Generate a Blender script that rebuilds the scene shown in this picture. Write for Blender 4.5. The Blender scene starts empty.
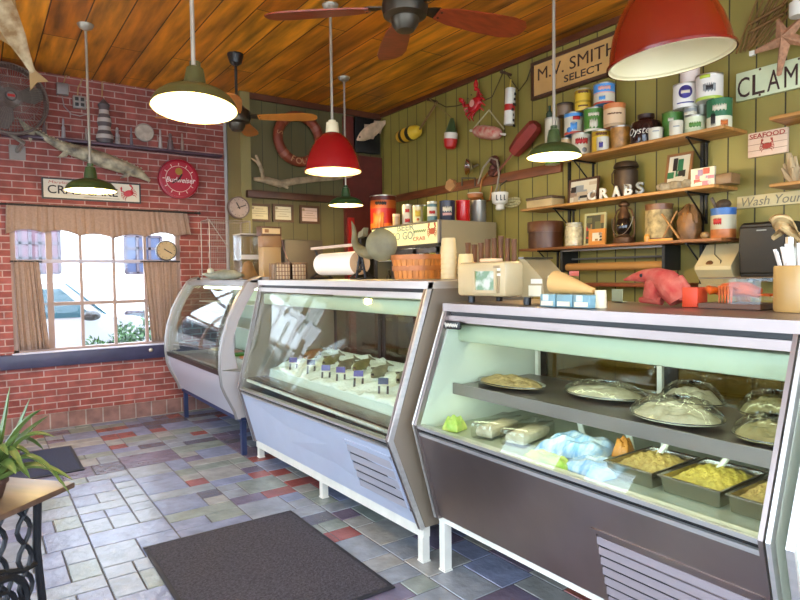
import bpy, bmesh, math, random
from math import sin, cos, pi, radians, sqrt, atan2
from mathutils import Vector, Matrix
random.seed(7)
SC = bpy.context.scene
COL = SC.collection
# ------------------------------------------------------------------ camera
F, YAW, PITCH, ROLL, CAMZ = 605.716, 0.609897, -0.041225, -0.012335, 1.55
_f = Vector((sin(YAW)*cos(PITCH), cos(YAW)*cos(PITCH), sin(PITCH)))
_r = Vector((cos(YAW), -sin(YAW), 0)); _u = _r.cross(_f)
_R = cos(ROLL)*_r + sin(ROLL)*_u; _U = -sin(ROLL)*_r + cos(ROLL)*_u
cam = bpy.data.cameras.new('camera'); cam.sensor_width = 36; cam.lens = 36*F/800
cam.clip_start = 0.02; cam.clip_end = 200
cob = bpy.data.objects.new('camera', cam); COL.objects.link(cob)
cob.matrix_world = Matrix(((_R.x, _U.x, -_f.x, 0), (_R.y, _U.y, -_f.y, 0), (_R.z, _U.z, -_f.z, CAMZ), (0, 0, 0, 1)))
SC.camera = cob
def at(px, py, ax, val):
    """point of the plane (axis ax = val) seen at a photo position"""
    d = _R*((px-400)/F) + _U*((300-py)/F) + _f
    o = Vector((0, 0, CAMZ))
    return o + d*((val-o[ax])/d[ax])
def mpp(p):
    return (Vector(p)-Vector((0, 0, CAMZ))).dot(_f)/F
# ------------------------------------------------------------------ world, exposure, light portals
SC.view_settings.view_transform = 'Standard'; SC.view_settings.look = 'None'
SC.view_settings.gamma = 1; SC.view_settings.use_curve_mapping = False
SC.view_settings.exposure = 0.68
W = bpy.data.worlds.new('sky'); SC.world = W; W.use_nodes = True
bg = W.node_tree.nodes['Background']
bg.inputs['Color'].default_value = (0.68, 0.82, 1.0, 1); bg.inputs['Strength'].default_value = 8.0
def portal(loc, rot, sx, sy):
    l = bpy.data.lights.new('window_portal', 'AREA'); l.shape = 'RECTANGLE'; l.size = sx; l.size_y = sy
    l.cycles.is_portal = True
    o = bpy.data.objects.new('window_portal', l); COL.objects.link(o); o.location = loc; o.rotation_euler = rot
portal((1.1, 7.5, 1.55), (-pi/2, 0, 0), 1.7, 1.6)          # back window, faces -Y
portal((-1.9, 4.5, 1.6), (0, -pi/2, 0), 2.1, 4.4)         # unseen left windows shaped for light, face +X
portal((1.1, -1.9, 1.9), (pi/2, 0, 0), 4.6, 2.4)           # added rear fill window, faces +Y
portal((-1.9, 0.3, 1.9), (0, -pi/2, 0), 2.6, 3.2)
# ------------------------------------------------------------------ helpers: materials
def lin(c):
    if isinstance(c, str):
        c = tuple(int(c[i:i+2], 16)/255 for i in (0, 2, 4))
    return tuple((x/12.92 if x <= .04045 else ((x+.055)/1.055)**2.4) for x in c)
MATS = {}
def mat(name, c, rough=.5, metal=0, var=0, vs=6, bump=0, bs=60, spec=.5, c2=None, stretch=None, emit=None, es=0, trans=0):
    if name in MATS: return MATS[name]
    m = bpy.data.materials.new(name); m.use_nodes = True; MATS[name] = m
    nt = m.node_tree; b = nt.nodes['Principled BSDF']; b.inputs['Roughness'].default_value = rough
    b.inputs['Metallic'].default_value = metal; b.inputs['Specular IOR Level'].default_value = spec
    a = lin(c); b.inputs['Base Color'].default_value = (*a, 1)
    if emit: b.inputs['Emission Color'].default_value = (*lin(emit), 1); b.inputs['Emission Strength'].default_value = es
    if trans: b.inputs['Transmission Weight'].default_value = trans
    if var or bump or c2:
        tc = nt.nodes.new('ShaderNodeTexCoord'); mp = nt.nodes.new('ShaderNodeMapping')
        nt.links.new(tc.outputs['Object'], mp.inputs[0])
        if stretch: mp.inputs['Scale'].default_value = stretch
    if var or c2:
        n = nt.nodes.new('ShaderNodeTexNoise'); n.inputs['Scale'].default_value = vs; n.inputs['Detail'].default_value = 6
        nt.links.new(mp.outputs[0], n.inputs['Vector'])
        mx = nt.nodes.new('ShaderNodeMix'); mx.data_type = 'RGBA'
        rp = nt.nodes.new('ShaderNodeMapRange'); rp.inputs['From Min'].default_value = .32; rp.inputs['From Max'].default_value = .68
        nt.links.new(n.outputs['Fac'], rp.inputs['Value']); nt.links.new(rp.outputs[0], mx.inputs['Factor'])
        if c2: A, B = a, lin(c2)
        else: A, B = tuple(x*(1-var) for x in a), tuple(min(1, x*(1+var)) for x in a)
        mx.inputs[6].default_value = (*A, 1); mx.inputs[7].default_value = (*B, 1)
        nt.links.new(mx.outputs[2], b.inputs['Base Color'])
    if bump:
        n2 = nt.nodes.new('ShaderNodeTexNoise'); n2.inputs['Scale'].default_value = bs; n2.inputs['Detail'].default_value = 5
        nt.links.new(mp.outputs[0], n2.inputs['Vector'])
        bp = nt.nodes.new('ShaderNodeBump'); bp.inputs['Strength'].default_value = bump; bp.inputs['Distance'].default_value = .01
        nt.links.new(n2.outputs['Fac'], bp.inputs['Height']); nt.links.new(bp.outputs[0], b.inputs['Normal'])
    return m
def brickmat(name, axes, c1, c2, mortar, bw, rh, ms, rough=.8, offset=.5, grain=None, bump=.4, dark=None, freq=2, squash=1.0, gvar=.3):
    """Brick-texture material; axes picks which object coordinates run along and across the courses"""
    m = bpy.data.materials.new(name); m.use_nodes = True; MATS[name] = m
    nt = m.node_tree; b = nt.nodes['Principled BSDF']; b.inputs['Roughness'].default_value = rough
    tc = nt.nodes.new('ShaderNodeTexCoord'); sx = nt.nodes.new('ShaderNodeSeparateXYZ'); cx = nt.nodes.new('ShaderNodeCombineXYZ')
    nt.links.new(tc.outputs['Object'], sx.inputs[0])
    nt.links.new(sx.outputs[axes[0]], cx.inputs[0]); nt.links.new(sx.outputs[axes[1]], cx.inputs[1])
    k = nt.nodes.new('ShaderNodeTexBrick'); nt.links.new(cx.outputs[0], k.inputs['Vector'])
    k.inputs['Scale'].default_value = 1; k.inputs['Brick Width'].default_value = bw; k.inputs['Row Height'].default_value = rh
    k.inputs['Mortar Size'].default_value = ms; k.inputs['Mortar Smooth'].default_value = .2; k.inputs['Bias'].default_value = 0
    k.offset = offset; k.offset_frequency = freq
    k.inputs['Color1'].default_value = (*lin(c1), 1); k.inputs['Color2'].default_value = (*lin(c2), 1); k.inputs['Mortar'].default_value = (*lin(mortar), 1)
    n = nt.nodes.new('ShaderNodeTexNoise'); n.inputs['Detail'].default_value = 7; n.inputs['Scale'].default_value = 1
    mp = nt.nodes.new('ShaderNodeMapping'); nt.links.new(tc.outputs['Object'], mp.inputs[0]); mp.inputs['Scale'].default_value = grain or (9, 9, 9)
    nt.links.new(mp.outputs[0], n.inputs['Vector'])
    r = nt.nodes.new('ShaderNodeMapRange'); r.inputs['From Min'].default_value = .3; r.inputs['From Max'].default_value = .7
    r.inputs['To Min'].default_value = 1-gvar; r.inputs['To Max'].default_value = 1+gvar
    nt.links.new(n.outputs['Fac'], r.inputs['Value'])
    mx = nt.nodes.new('ShaderNodeMix'); mx.data_type = 'RGBA'; mx.blend_type = 'MULTIPLY'; mx.inputs['Factor'].default_value = 1
    nt.links.new(k.outputs['Color'], mx.inputs[6]); nt.links.new(r.outputs[0], mx.inputs[7])
    nt.links.new(mx.outputs[2], b.inputs['Base Color'])
    bp = nt.nodes.new('ShaderNodeBump'); bp.inputs['Strength'].default_value = bump; bp.inputs['Distance'].default_value = .008; bp.invert = True
    nt.links.new(k.outputs['Fac'], bp.inputs['Height']); nt.links.new(bp.outputs[0], b.inputs['Normal'])
    return m
def glassmat(name, tint=(1, 1, 1), rough=.0, ior=1.5, boost=1.0):
    m = bpy.data.materials.new(name); m.use_nodes = True; MATS[name] = m
    nt = m.node_tree; nt.nodes.remove(nt.nodes['Principled BSDF']); out = nt.nodes['Material Output']
    t = nt.nodes.new('ShaderNodeBsdfTransparent'); t.inputs[0].default_value = (*tint, 1)
    g = nt.nodes.new('ShaderNodeBsdfGlossy'); g.inputs['Roughness'].default_value = rough
    lw = nt.nodes.new('ShaderNodeLayerWeight'); lw.inputs['Blend'].default_value = .5
    pw = nt.nodes.new('ShaderNodeMath'); pw.operation = 'POWER'; pw.inputs[1].default_value = 5
    r0 = ((ior-1)/(ior+1))**2
    ml = nt.nodes.new('ShaderNodeMath'); ml.operation = 'MULTIPLY_ADD'; ml.inputs[1].default_value = (1-r0)*min(boost, 1); ml.inputs[2].default_value = r0*boost; ml.use_clamp = True
    mx = nt.nodes.new('ShaderNodeMixShader')
    nt.links.new(lw.outputs['Facing'], pw.inputs[0]); nt.links.new(pw.outputs[0], ml.inputs[0]); nt.links.new(ml.outputs[0], mx.inputs[0])
    nt.links.new(t.outputs[0], mx.inputs[1]); nt.links.new(g.outputs[0], mx.inputs[2]); nt.links.new(mx.outputs[0], out.inputs[0])
    return m
# ------------------------------------------------------------------ helpers: meshes
class B:
    def __init__(s): s.bm = bmesh.new(); s.mi = 0
    def m(s, i): s.mi = i; return s
    def face(s, vs):
        try:
            f = s.bm.faces.new(vs); f.material_index = s.mi; return f
        except ValueError: return None
    def poly(s, pts): return s.face([s.bm.verts.new(p) for p in pts])
    def box(s, x0, x1, y0, y1, z0, z1, bev=0, M=None):
        v = [s.bm.verts.new((x, y, z)) for x in (x0, x1) for y in (y0, y1) for z in (z0, z1)]
        if M is not None:
            for a in v: a.co = M @ a.co
        fs = [s.face([v[i] for i in q]) for q in ((0, 1, 3, 2), (4, 6, 7, 5), (0, 4, 5, 1), (2, 3, 7, 6), (0, 2, 6, 4), (1, 5, 7, 3))]
        if bev:
            es = list({e for f in fs for e in f.edges})
            r = bmesh.ops.bevel(s.bm, geom=es, offset=bev, segments=2, affect='EDGES', profile=.5)
            for f in r['faces']: f.material_index = s.mi
        return s
    def hexa(s, a, b):
        """solid between two same-length polygons a and b"""
        va = [s.bm.verts.new(p) for p in a]; vb = [s.bm.verts.new(p) for p in b]; n = len(a)
        s.face(va[::-1]); s.face(vb)
        for i in range(n): s.face([va[i], va[(i+1) % n], vb[(i+1) % n], vb[i]])
        return s
    def prism(s, pts, z0, z1, M=None):
        a = [Vector((x, y, z0)) for x, y in pts]; b = [Vector((x, y, z1)) for x, y in pts]
        if M is not None: a = [M @ p for p in a]; b = [M @ p for p in b]
        return s.hexa(a, b)
    def lathe(s, prof, seg=24, M=None, cap0=True, cap1=True, mats=None, a0=0, a1=2*pi, sq=1.0):
        full = abs(a1-a0-2*pi) < 1e-6
        k = seg if full else seg+1
        rings = []
        for r, z in prof:
            if r < 1e-6: ring = [s.bm.verts.new((0, 0, z))]
            else: ring = [s.bm.verts.new((r*cos(a0+(a1-a0)*i/seg), sq*r*sin(a0+(a1-a0)*i/seg), z)) for i in range(k)]
            rings.append(ring)
        if M is not None:
            for ring in rings:
                for v in ring: v.co = M @ v.co
        for j in range(len(rings)-1):
            if mats: s.mi = mats[j]
            a, b = rings[j], rings[j+1]
            for i in range(seg):
                i2 = (i+1) % k if full else i+1
                if len(a) == 1 and len(b) == 1: continue
                if len(a) == 1: s.face([a[0], b[i2], b[i]])
                elif len(b) == 1: s.face([a[i], a[i2], b[0]])
                else: s.face([a[i], a[i2], b[i2], b[i]])
        if cap0 and len(rings[0]) > 1: s.face(rings[0][::-1])
        if cap1 and len(rings[-1]) > 1: s.face(rings[-1])
        return s
    def tube(s, pts, r, seg=8, closed=False, cap=True):
        pts = [Vector(p) for p in pts]; n = len(pts); rings = []
        rad = r if isinstance(r, (list, tuple)) else [r]*n
        prev = None
        for i, p in enumerate(pts):
            if closed: t = (pts[(i+1) % n]-pts[i-1])
            else: t = pts[min(i+1, n-1)]-pts[max(i-1, 0)]
            t.normalize()
            if prev is None:
                ref = Vector((0, 0, 1)) if abs(t.z) < .9 else Vector((1, 0, 0)); u = t.cross(ref).normalized()
            else: u = (prev - t*prev.dot(t)).normalized()
            prev = u; w = t.cross(u)
            rings.append([s.bm.verts.new(p+(u*cos(2*pi*k/seg)+w*sin(2*pi*k/seg))*rad[i]) for k in range(seg)])
        for i in range(n if closed else n-1):
            a, b = rings[i], rings[(i+1) % n]
            for k in range(seg): s.face([a[k], a[(k+1) % seg], b[(k+1) % seg], b[k]])
        if cap and not closed: s.face(rings[0][::-1]); s.face(rings[-1])
        return s
    def ball(s, c, r, seg=16, M=None):
        if not isinstance(r, (tuple, list)): r = (r, r, r)
        n = seg//2
        prof = [(sin(pi*i/n), -cos(pi*i/n)) for i in range(n+1)]
        prof[0] = (0, -1); prof[-1] = (0, 1)
        T = Matrix.Translation(c) @ Matrix.Diagonal((*r, 1))
        if M is not None: T = M @ T
        return s.lathe(prof, seg, T)
    def grid(s, fn, nu, nv, thick=None):
        vs = [[s.bm.verts.new(fn(i/nu, j/nv)) for j in range(nv+1)] for i in range(nu+1)]
        for i in range(nu):
            for j in range(nv): s.face([vs[i][j], vs[i+1][j], vs[i+1][j+1], vs[i][j+1]])
        return s
def tagp(o, label=None, cat=None, group=None, kind=None):
    if label: o['label'] = label
    if cat: o['category'] = cat
    if group: o['group'] = group
    if kind: o['kind'] = kind
    return o
def put(name, b, mats, parent=None, M=None, ang=35, label=None, fixn=True):
    me = bpy.data.meshes.new(name)
    if fixn: bmesh.ops.recalc_face_normals(b.bm, faces=b.bm.faces)
    b.bm.to_mesh(me); b.bm.free()
    for m in (mats if isinstance(mats, (list, tuple)) else [mats]): me.materials.append(m)
    me.polygons.foreach_set('use_smooth', [True]*len(me.polygons))
    me.set_sharp_from_angle(angle=radians(ang))
    o = bpy.data.objects.new(name, me); COL.objects.link(o)
    if parent is not None: o.parent = parent
    if M is not None: o.matrix_basis = M
    if label: o['label'] = label
    return o
def thing(name, label, cat, M=None, group=None):
    o = bpy.data.objects.new(name, None); COL.objects.link(o); o.empty_display_size = .1
    if M is not None: o.matrix_basis = M if isinstance(M, Matrix) else Matrix.Translation(M)
    return tagp(o, label, cat, group)
def single(name, b, mats, label, cat, M=None, group=None, ang=35):
    if M is not None and not isinstance(M, Matrix): M = Matrix.Translation(M)
    return tagp(put(name, b, mats, None, M, ang), label, cat, group)
def struct(name, b, mats, ang=35):
    return tagp(put(name, b, mats, None, None, ang), kind='structure')
def solid(o, t, off=0):
    md = o.modifiers.new('solid', 'SOLIDIFY'); md.thickness = t; md.offset = off; return o
def text(s, m, parent, M, h=None, w=None, ext=.002, bold=0, name='lettering', shear=0, wrap=None, label=None):
    """lettering as mesh, centred on its origin; h, w = final size"""
    cu = bpy.data.curves.new('t', 'FONT'); cu.body = s; cu.extrude = 0; cu.offset = bold; cu.shear = shear; cu.resolution_u = 3
    o = bpy.data.objects.new('t', cu); COL.objects.link(o)
    me = bpy.data.meshes.new_from_object(o.evaluated_get(bpy.context.evaluated_depsgraph_get()))
    bpy.data.objects.remove(o); bpy.data.curves.remove(cu)
    xs = [v.co.x for v in me.vertices]; ys = [v.co.y for v in me.vertices]
    cx, cy, dx, dy = (min(xs)+max(xs))/2, (min(ys)+max(ys))/2, max(xs)-min(xs), max(ys)-min(ys)
    kx = w/dx if w else h/dy; ky = h/dy if h else kx
    for v in me.vertices:
        x, y = (v.co.x-cx)*kx, (v.co.y-cy)*ky
        if wrap:
            a = x/wrap; v.co = (wrap*sin(a), y, wrap*cos(a))
        else: v.co = (x, y, 0)
    bm = bmesh.new(); bm.from_mesh(me)
    bmesh.ops.remove_doubles(bm, verts=bm.verts, dist=1e-6)
    if ext:
        r = bmesh.ops.extrude_face_region(bm, geom=list(bm.faces))
        for v in [g for g in r['geom'] if isinstance(g, bmesh.types.BMVert)]:
            d = Vector((v.co.x/wrap, 0, v.co.z/wrap)) if wrap else Vector((0, 0, 1))
            v.co += d*ext
        bmesh.ops.recalc_face_normals(bm, faces=bm.faces)
    bm.to_mesh(me); bm.free(); me.name = name
    me.materials.clear(); me.materials.append(m)
    ob = bpy.data.objects.new(name, me); COL.objects.link(ob); ob.parent = parent
    if M is not None: ob.matrix_basis = M
    if label: ob['label'] = label
    return ob
def T(x, y=None, z=None):
    return Matrix.Translation(x) if y is None else Matrix.Translation((x, y, z))
def RZ(a): return Matrix.Rotation(a, 4, 'Z')
def RX(a): return Matrix.Rotation(a, 4, 'X')
def RY(a): return Matrix.Rotation(a, 4, 'Y')
RW = Matrix(((0, 0, -1, 0), (-1, 0, 0, 0), (0, 1, 0, 0), (0, 0, 0, 1)))   # local frame on the right wall: x right, y up, z out of the wall
BW = Matrix(((1, 0, 0, 0), (0, 0, -1, 0), (0, 1, 0, 0), (0, 0, 0, 1)))    # the same on the back walls
def align(p, q):
    """matrix at p whose z axis runs to q"""
    z = (Vector(q)-Vector(p)).normalized(); return T(p) @ z.to_track_quat('Z', 'Y').to_matrix().to_4x4()
# ------------------------------------------------------------------ materials
brick = brickmat('brick', 'XZ', '823a30', '984e44', 'ab8c82', .215, .0685, .006, gvar=.28, rough=.75)
soldier = brickmat('soldier_brick', 'XZ', '8b6257', '7d5a52', '9a8a80', .165, .17, .007, gvar=.3)
planks = brickmat('ceiling_planks', 'YX', 'd68a1c', 'ac5c10', '4a2008', 2.3, .268, .006, rough=.42, offset=.37, grain=(11, 1.3, 9), gvar=.62, bump=.5)
boards = brickmat('olive_boards', 'ZY', '8f7f3c', '897a38', '33290c', 40, .185, .0055, rough=.5, offset=0, grain=(3, 3, 1.2), gvar=.14)
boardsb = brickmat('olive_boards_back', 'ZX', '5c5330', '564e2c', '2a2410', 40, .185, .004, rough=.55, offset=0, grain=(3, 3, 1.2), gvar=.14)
plaster = mat('plaster', 'b9b2a2', .8, var=.06)
rustwood = mat('rust_wood', '7a4220', .5, var=.35, vs=3, stretch=(6, .8, 6))
shelfwood = mat('shelf_wood', 'b07a3c', .45, var=.3, vs=3, stretch=(8, 1, 8))
darkwood = mat('dark_wood', '4a2c1c', .5, var=.3, vs=5)
redbrown = mat('red_brown', '5a2018', .45, var=.2)
black = mat('black_paint', '151414', .4)
blackiron = mat('black_iron', '17161a', .45, metal=.3)
steel = mat('stainless', 'd6d2ce', .38, metal=.85, var=.06, vs=4, stretch=(1, 1, 12))
steelw = mat('warm_stainless', 'a0938f', .36, metal=1, var=.08, vs=3)
steeld = mat('dark_steel', '6a625c', .3, metal=1, var=.1)
greytrim = mat('grey_trim', '8e8884', .35, metal=.6)
enamel = mat('blue_white_enamel', 'b2b8ca', .35, metal=.15, var=.03)
whiteen = mat('white_enamel', 'd8d4c8', .45, var=.08, vs=9)
mint = mat('mint_liner', 'd6d9c9', .4)
blueleg = mat('navy_leg', '232f52', .45, var=.2)
white = mat('white_paint', 'd6cebe', .5)
cream = mat('cream_plastic', 'd8c9a4', .4, var=.04)
beige = mat('beige_metal', '9a8a68', .5)
redp = mat('red_enamel', '8c0f14', .25)
rede = mat('tomato_enamel', '681608', .22)
greene = mat('green_enamel', '3c4a26', .3)
olivee = mat('olive_enamel', '4b4626', .35)
shadein = mat('shade_white', 'eeddb0', .35)
paper = mat('white_paper', 'e8e2da', .7)
kraft = mat('kraft_paper', '9c6c40', .7, var=.15)
greyrod = mat('grey_rod', 'a79c8c', .4, metal=.5)
fabric = mat('tan_gingham', 'a88b7a', .9, var=.16, vs=60)
def translucent(m, k, c):
    nt = m.node_tree; o = nt.nodes['Material Output']; p = nt.nodes['Principled BSDF']; tr = nt.nodes.new('ShaderNodeBsdfTranslucent'); tr.inputs[0].default_value = (*lin(c), 1)
    mx = nt.nodes.new('ShaderNodeMixShader'); mx.inputs[0].default_value = k; nt.links.new(p.outputs[0], mx.inputs[1]); nt.links.new(tr.outputs[0], mx.inputs[2]); nt.links.new(mx.outputs[0], o.inputs[0])
translucent(fabric, .3, 'b89c84')
matrug = mat('charcoal_mat', '3d3940', .95, var=.45, vs=70, bump=.9, bs=110)
matrug2 = mat('navy_mat', '2a2d44', .95, var=.25, vs=90)
cglass = glassmat('case_glass', (.94, .975, .945), ior=1.45, boost=.85)
wglass = glassmat('window_glass', (.97, .98, .98), ior=1.3)
cling = glassmat('cling_film', (.97, .975, .97), rough=.10, ior=1.6, boost=1.6)
bulbm = mat('warm_bulb', 'fff0b0', .5, emit='ffe080', es=14)
tubem = mat('cold_tube', 'ffffff', .5, emit='f2fad2', es=6.5)
C = lambda n, c, r=.4, **k: mat(n, c, r, **k)
tan = C('tan', 'b08d62', var=.2); orange = C('orange', 'c66a24'); yellow = C('yellow', 'd8b030'); red = C('red', 'b3201c')
green = C('green', '4f7d2c'); dgreen = C('deep_green', '2f6a42'); blue = C('blue', '2c6cae'); navy = C('navy', '22284a'); purple = C('violet', '4a3f86')
brown = C('brown', '6e4220', var=.3); amber = C('amber', 'a8722e', var=.4, vs=18); grey = C('grey', '8d8f8c'); tin = C('tin', 'b8b2a4', .3, metal=.9)
pink = C('pink', 'd39a8e'); peach = C('peach', 'd9b48a'); lime = C('lime', 'a9b83a'); sky = C('pale_blue', '9cc3dc'); dark = C('dark', '2a2320')
# ================================================================== ROOM
XL, XR, YN, YB, YP, XC, ZC = -1.7, 4.415, -1.6, 7.17, 6.72, 2.52, 3.65
# floor: slate and terracotta tiles over grout, modules of 0.155 m
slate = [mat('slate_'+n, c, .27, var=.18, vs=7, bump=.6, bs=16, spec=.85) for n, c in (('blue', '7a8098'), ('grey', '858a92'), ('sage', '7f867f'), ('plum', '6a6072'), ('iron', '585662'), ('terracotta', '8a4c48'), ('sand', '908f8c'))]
grout = mat('grout', '4c4848', .9)
b = B(); b.box(XL, XR, YN, YB, -.1, -.004)
GM = .15; rf = random.Random(3); tiles = []
for c in range(int((XR-XL)/(3*GM))+1):
    j = -rf.random()*2*GM+YN; X0 = XL+c*3*GM-.05
    while j < YB:
        h = rf.choice((1, 1, 1.5, 2)); pat = rf.choice(((3,), (2, 1), (1, 2), (1.5, 1.5), (3,), (1, 1, 1))) if h < 2 else rf.choice(((2, 1), (1, 2), (1.5, 1.5)))
        x = X0
        for w in pat:
            if h == 2 and w == 1 and rf.random() < .6: tiles += [(x, j, w, 1), (x, j+GM, w, 1)]
            else: tiles.append((x, j, w, h))
            x += w*GM
        j += h*GM
if True:
    for (x0, y0, w, h) in tiles:
        g = .0035; x0, x1, y0, y1 = max(XL, x0+g), min(XR, x0+w*GM-g), max(YN, y0+g), min(YB, y0+h*GM-g)
        if x1-x0 < .02 or y1-y0 < .02: continue
        q = rf.random(); small = w*h <= 1.6
        glare_zone = x0 < 1.15 and y0 < 5.2  # no terracotta here; blue-grey tiles also carry the window's reflection in their colour
        k = rf.choice((0, 0, 1, 1, 2)) if glare_zone else 5 if (small and q < .28) else rf.choice((0, 0, 1, 1, 2, 2, 3, 3, 4, 6, 6))
        z = rf.uniform(-.0008, .0008); b.m(1+k)
        lo = [(x0, y0, -.004), (x1, y0, -.004), (x1, y1, -.004), (x0, y1, -.004)]; e = .003
        hi = [(x0+e, y0+e, z), (x1-e, y0+e, z), (x1-e, y1-e, z), (x0+e, y1-e, z)]
        va = [b.bm.verts.new(p) for p in lo]; vb = [b.bm.verts.new(p) for p in hi]; b.face(vb)
        for s in range(4): b.face([va[s], va[(s+1) % 4], vb[(s+1) % 4], vb[s]])
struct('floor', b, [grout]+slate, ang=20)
b = B(); b.box(XL-.1, XR+.1, YN-.1, YB+.1, ZC, ZC+.1); struct('ceiling', b, planks)
b = B(); b.box(XR, XR+.12, YN, YP, -.1, ZC); struct('wall_right', b, boards)
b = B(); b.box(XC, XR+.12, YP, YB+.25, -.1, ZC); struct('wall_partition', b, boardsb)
# brick wall with the window opening
WX0, WX1, WZ0, WZ1 = .287, 1.935, .80, 2.30
b = B(); b.box(XL-.1, WX0, YB, YB+.28, -.1, ZC); b.box(WX1, XC, YB, YB+.28, -.1, ZC)
b.box(WX0, WX1, YB, YB+.28, -.1, WZ0); b.box(WX0, WX1, YB, YB+.28, WZ1, ZC); struct('wall_back', b, brick)
b = B(); b.box(XL, XC, YB-.022, YB, 0, .165); struct('baseboard_back', b, soldier)
# left wall: plastered piers and unseen windows shaped for daylight fill and reflections; rear wall
LW = [(-1.3, 1.9, 3.2, 4), (2.3, 3.35, 1.85, 2), (3.6, 4.3, 2.6, 1), (4.55, 5.6, 2.6, 1), (5.85, 6.7, 1.85, 2)]
b = B(); ys = [YN]+[v for w in LW for v in w[:2]]+[YB]
for k in range(0, len(ys), 2): b.box(XL-.12, XL, ys[k], ys[k+1], -.1, ZC)
for y0, y1, zt, _ in LW: b.box(XL-.12, XL, y0, y1, -.1, .6); b.box(XL-.12, XL, y0, y1, zt, ZC)
struct('wall_left', b, mat('cream_plaster', 'd2c6ac', .8, var=.05))
b = B(); b.box(XL-.12, -1.2, YN-.12, YN, -.1, ZC); b.box(3.4, XR+.12, YN-.12, YN, -.1, ZC); b.box(-1.2, 3.4, YN-.12, YN, -.1, .7); b.box(-1.2, 3.4, YN-.12, YN, 3.1, ZC); struct('wall_rear', b, mat('tan_plaster', 'c8b48e', .8, var=.05))
b = B()
for x in (-1.17, -.05, 1.1, 2.25, 3.37): b.box(x-.03, x+.03, YN-.09, YN-.03, .7, 3.1)
for z in (.73, 3.07): b.box(-1.2, 3.4, YN-.09, YN-.03, z-.03, z+.03)
w = struct('window_7', b, white); b = B(); b.box(-1.17, 3.37, YN-.063, YN-.057, .73, 3.07); put('pane', b, wglass, w)  # added rear window, a source of fill light
for n, (y0, y1, zt, np_) in enumerate(LW):
    b = B()
    for y in [y0+.03+(y1-y0-.06)*i/np_ for i in range(np_+1)]: b.box(XL-.09, XL-.03, y-.03, y+.03, .6, zt)
    for z in (.63, zt-.03): b.box(XL-.09, XL-.03, y0, y1, z-.03, z+.03)
    w = struct('window_%d' % (n+2), b, white)
    b = B(); b.box(XL-.063, XL-.057, y0+.03, y1-.03, .63, zt-.03); put('pane', b, wglass, w)
# back window
b = B(); yy = (YB+.05, YB+.10); fw = .045
wood = mat('window_wood', '9a8074', .55, var=.1); wblue = mat('window_rail', 'a9a0ad', .5)
b.box(WX0, WX0+fw, YB+.02, YB+.12, WZ0, WZ1); b.box(WX1-fw, WX1, YB+.02, YB+.12, WZ0, WZ1); b.box(WX0, WX1, YB+.02, YB+.12, WZ1-fw, WZ1)
b.box(WX0, WX1, YB+.02, YB+.12, WZ0, WZ0+.035)
b.box(.60, .655, *yy, WZ0, WZ1)
for x in (.919, 1.24, 1.564): b.box(x-.014, x+.014, *yy, WZ0, WZ1)
b.m(1).box(WX0, WX1, YB+.04, YB+.11, 1.72, 1.755)
b.m(0).box(.6, WX1, YB+.04, YB+.11, 1.275, 1.312)
b.box(WX0, .6, YB+.055, YB+.095, 1.285, 1.30)
win = struct('window_1', b, [wood, wblue])
b = B(); b.box(WX0+.02, WX1-.02, YB+.073, YB+.077, WZ0+.02, WZ1-.02); put('pane', b, wglass, win)
b = B(); b.box(-1.4, 2.1, YB-.055, YB, .655, .80, bev=.006); b.m(1).box(.27, 1.95, YB-.06, YB+.03, .80, .812)
o = struct('trim_1', b, [mat('navy_sill', '3a3650', .4, var=.15), mat('sill_white', 'cfc8d4', .5)])
b = B(); p = at(151, 350, 1, YB-.055); b.lathe([(.022, 0), (.022, .006), (.012, .012), (0, .013)], 16, T(p) @ RX(pi/2)); put('sill_bolt', b, tin, o)
# ledges and corner boards
b = B(); b.box(.25, 2.42, YB-.11, YB, 2.955, 2.985, bev=.004); struct('trim_2', b, mat('ledge_plum', '4b3340', .5, var=.2))
b = B(); b.box(XC+.03, 3.84, YP-.10, YP, 2.455, 2.535, bev=.005); struct('trim_3', b, mat('ledge_dark', '4a2a1a', .5, var=.25))
b = B(); b.box(XR-.035, XR, 3.70, YP-.02, 2.47, 2.56, bev=.004); struct('trim_4', b, rustwood)
b = B(); b.box(XC-.02, XC+.10, YP-.03, YP, 0, ZC); b.box(XC-.02, XC, YP, YB, 0, ZC); struct('trim_5', b, mat('olive_post', '857848', .5))
b = B(); b.box(XC+.10, XR, YP-.03, YP, ZC-.07, ZC); b.box(XR-.03, XR, YN, YP, ZC-.05, ZC); struct('trim_6', b, mat('crown', '5a2c14', .5, var=.2))
p0 = at(229, 150, 1, YB-.04); b = B(); b.tube([(p0.x-.04, YB-.035, 1.6), (p0.x-.04, YB-.035, ZC)], .02, 10); struct('trim_7', b, mat('pipe_grey', 'a39b98', .5))
# door in the partition
d = tagp(put('door_1', (lambda q: (q.m(0).box(3.97, 4.385, YP-.02, YP, 0, 2.05), q.m(1).box(3.84, 3.97, YP-.06, YP, 0, ZC-.1), q.m(1).box(3.97, 4.40, YP-.05, YP, 2.05, 3.08), q)[-1])(B()), [black, redbrown]), kind='structure')
b = B(); b.box(3.99, 4.36, YP-.07, YP-.02, 3.12, 3.56, bev=.006); put('transom_panel', b, mat('black_panel', '0d0c0c', .5), d)
b = B(); b.box(3.86, 3.94, YP-.10, YP-.06, 0, 2.28); put('door_casing', b, mat('bright_red', '9e1a16', .4), d)
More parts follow.
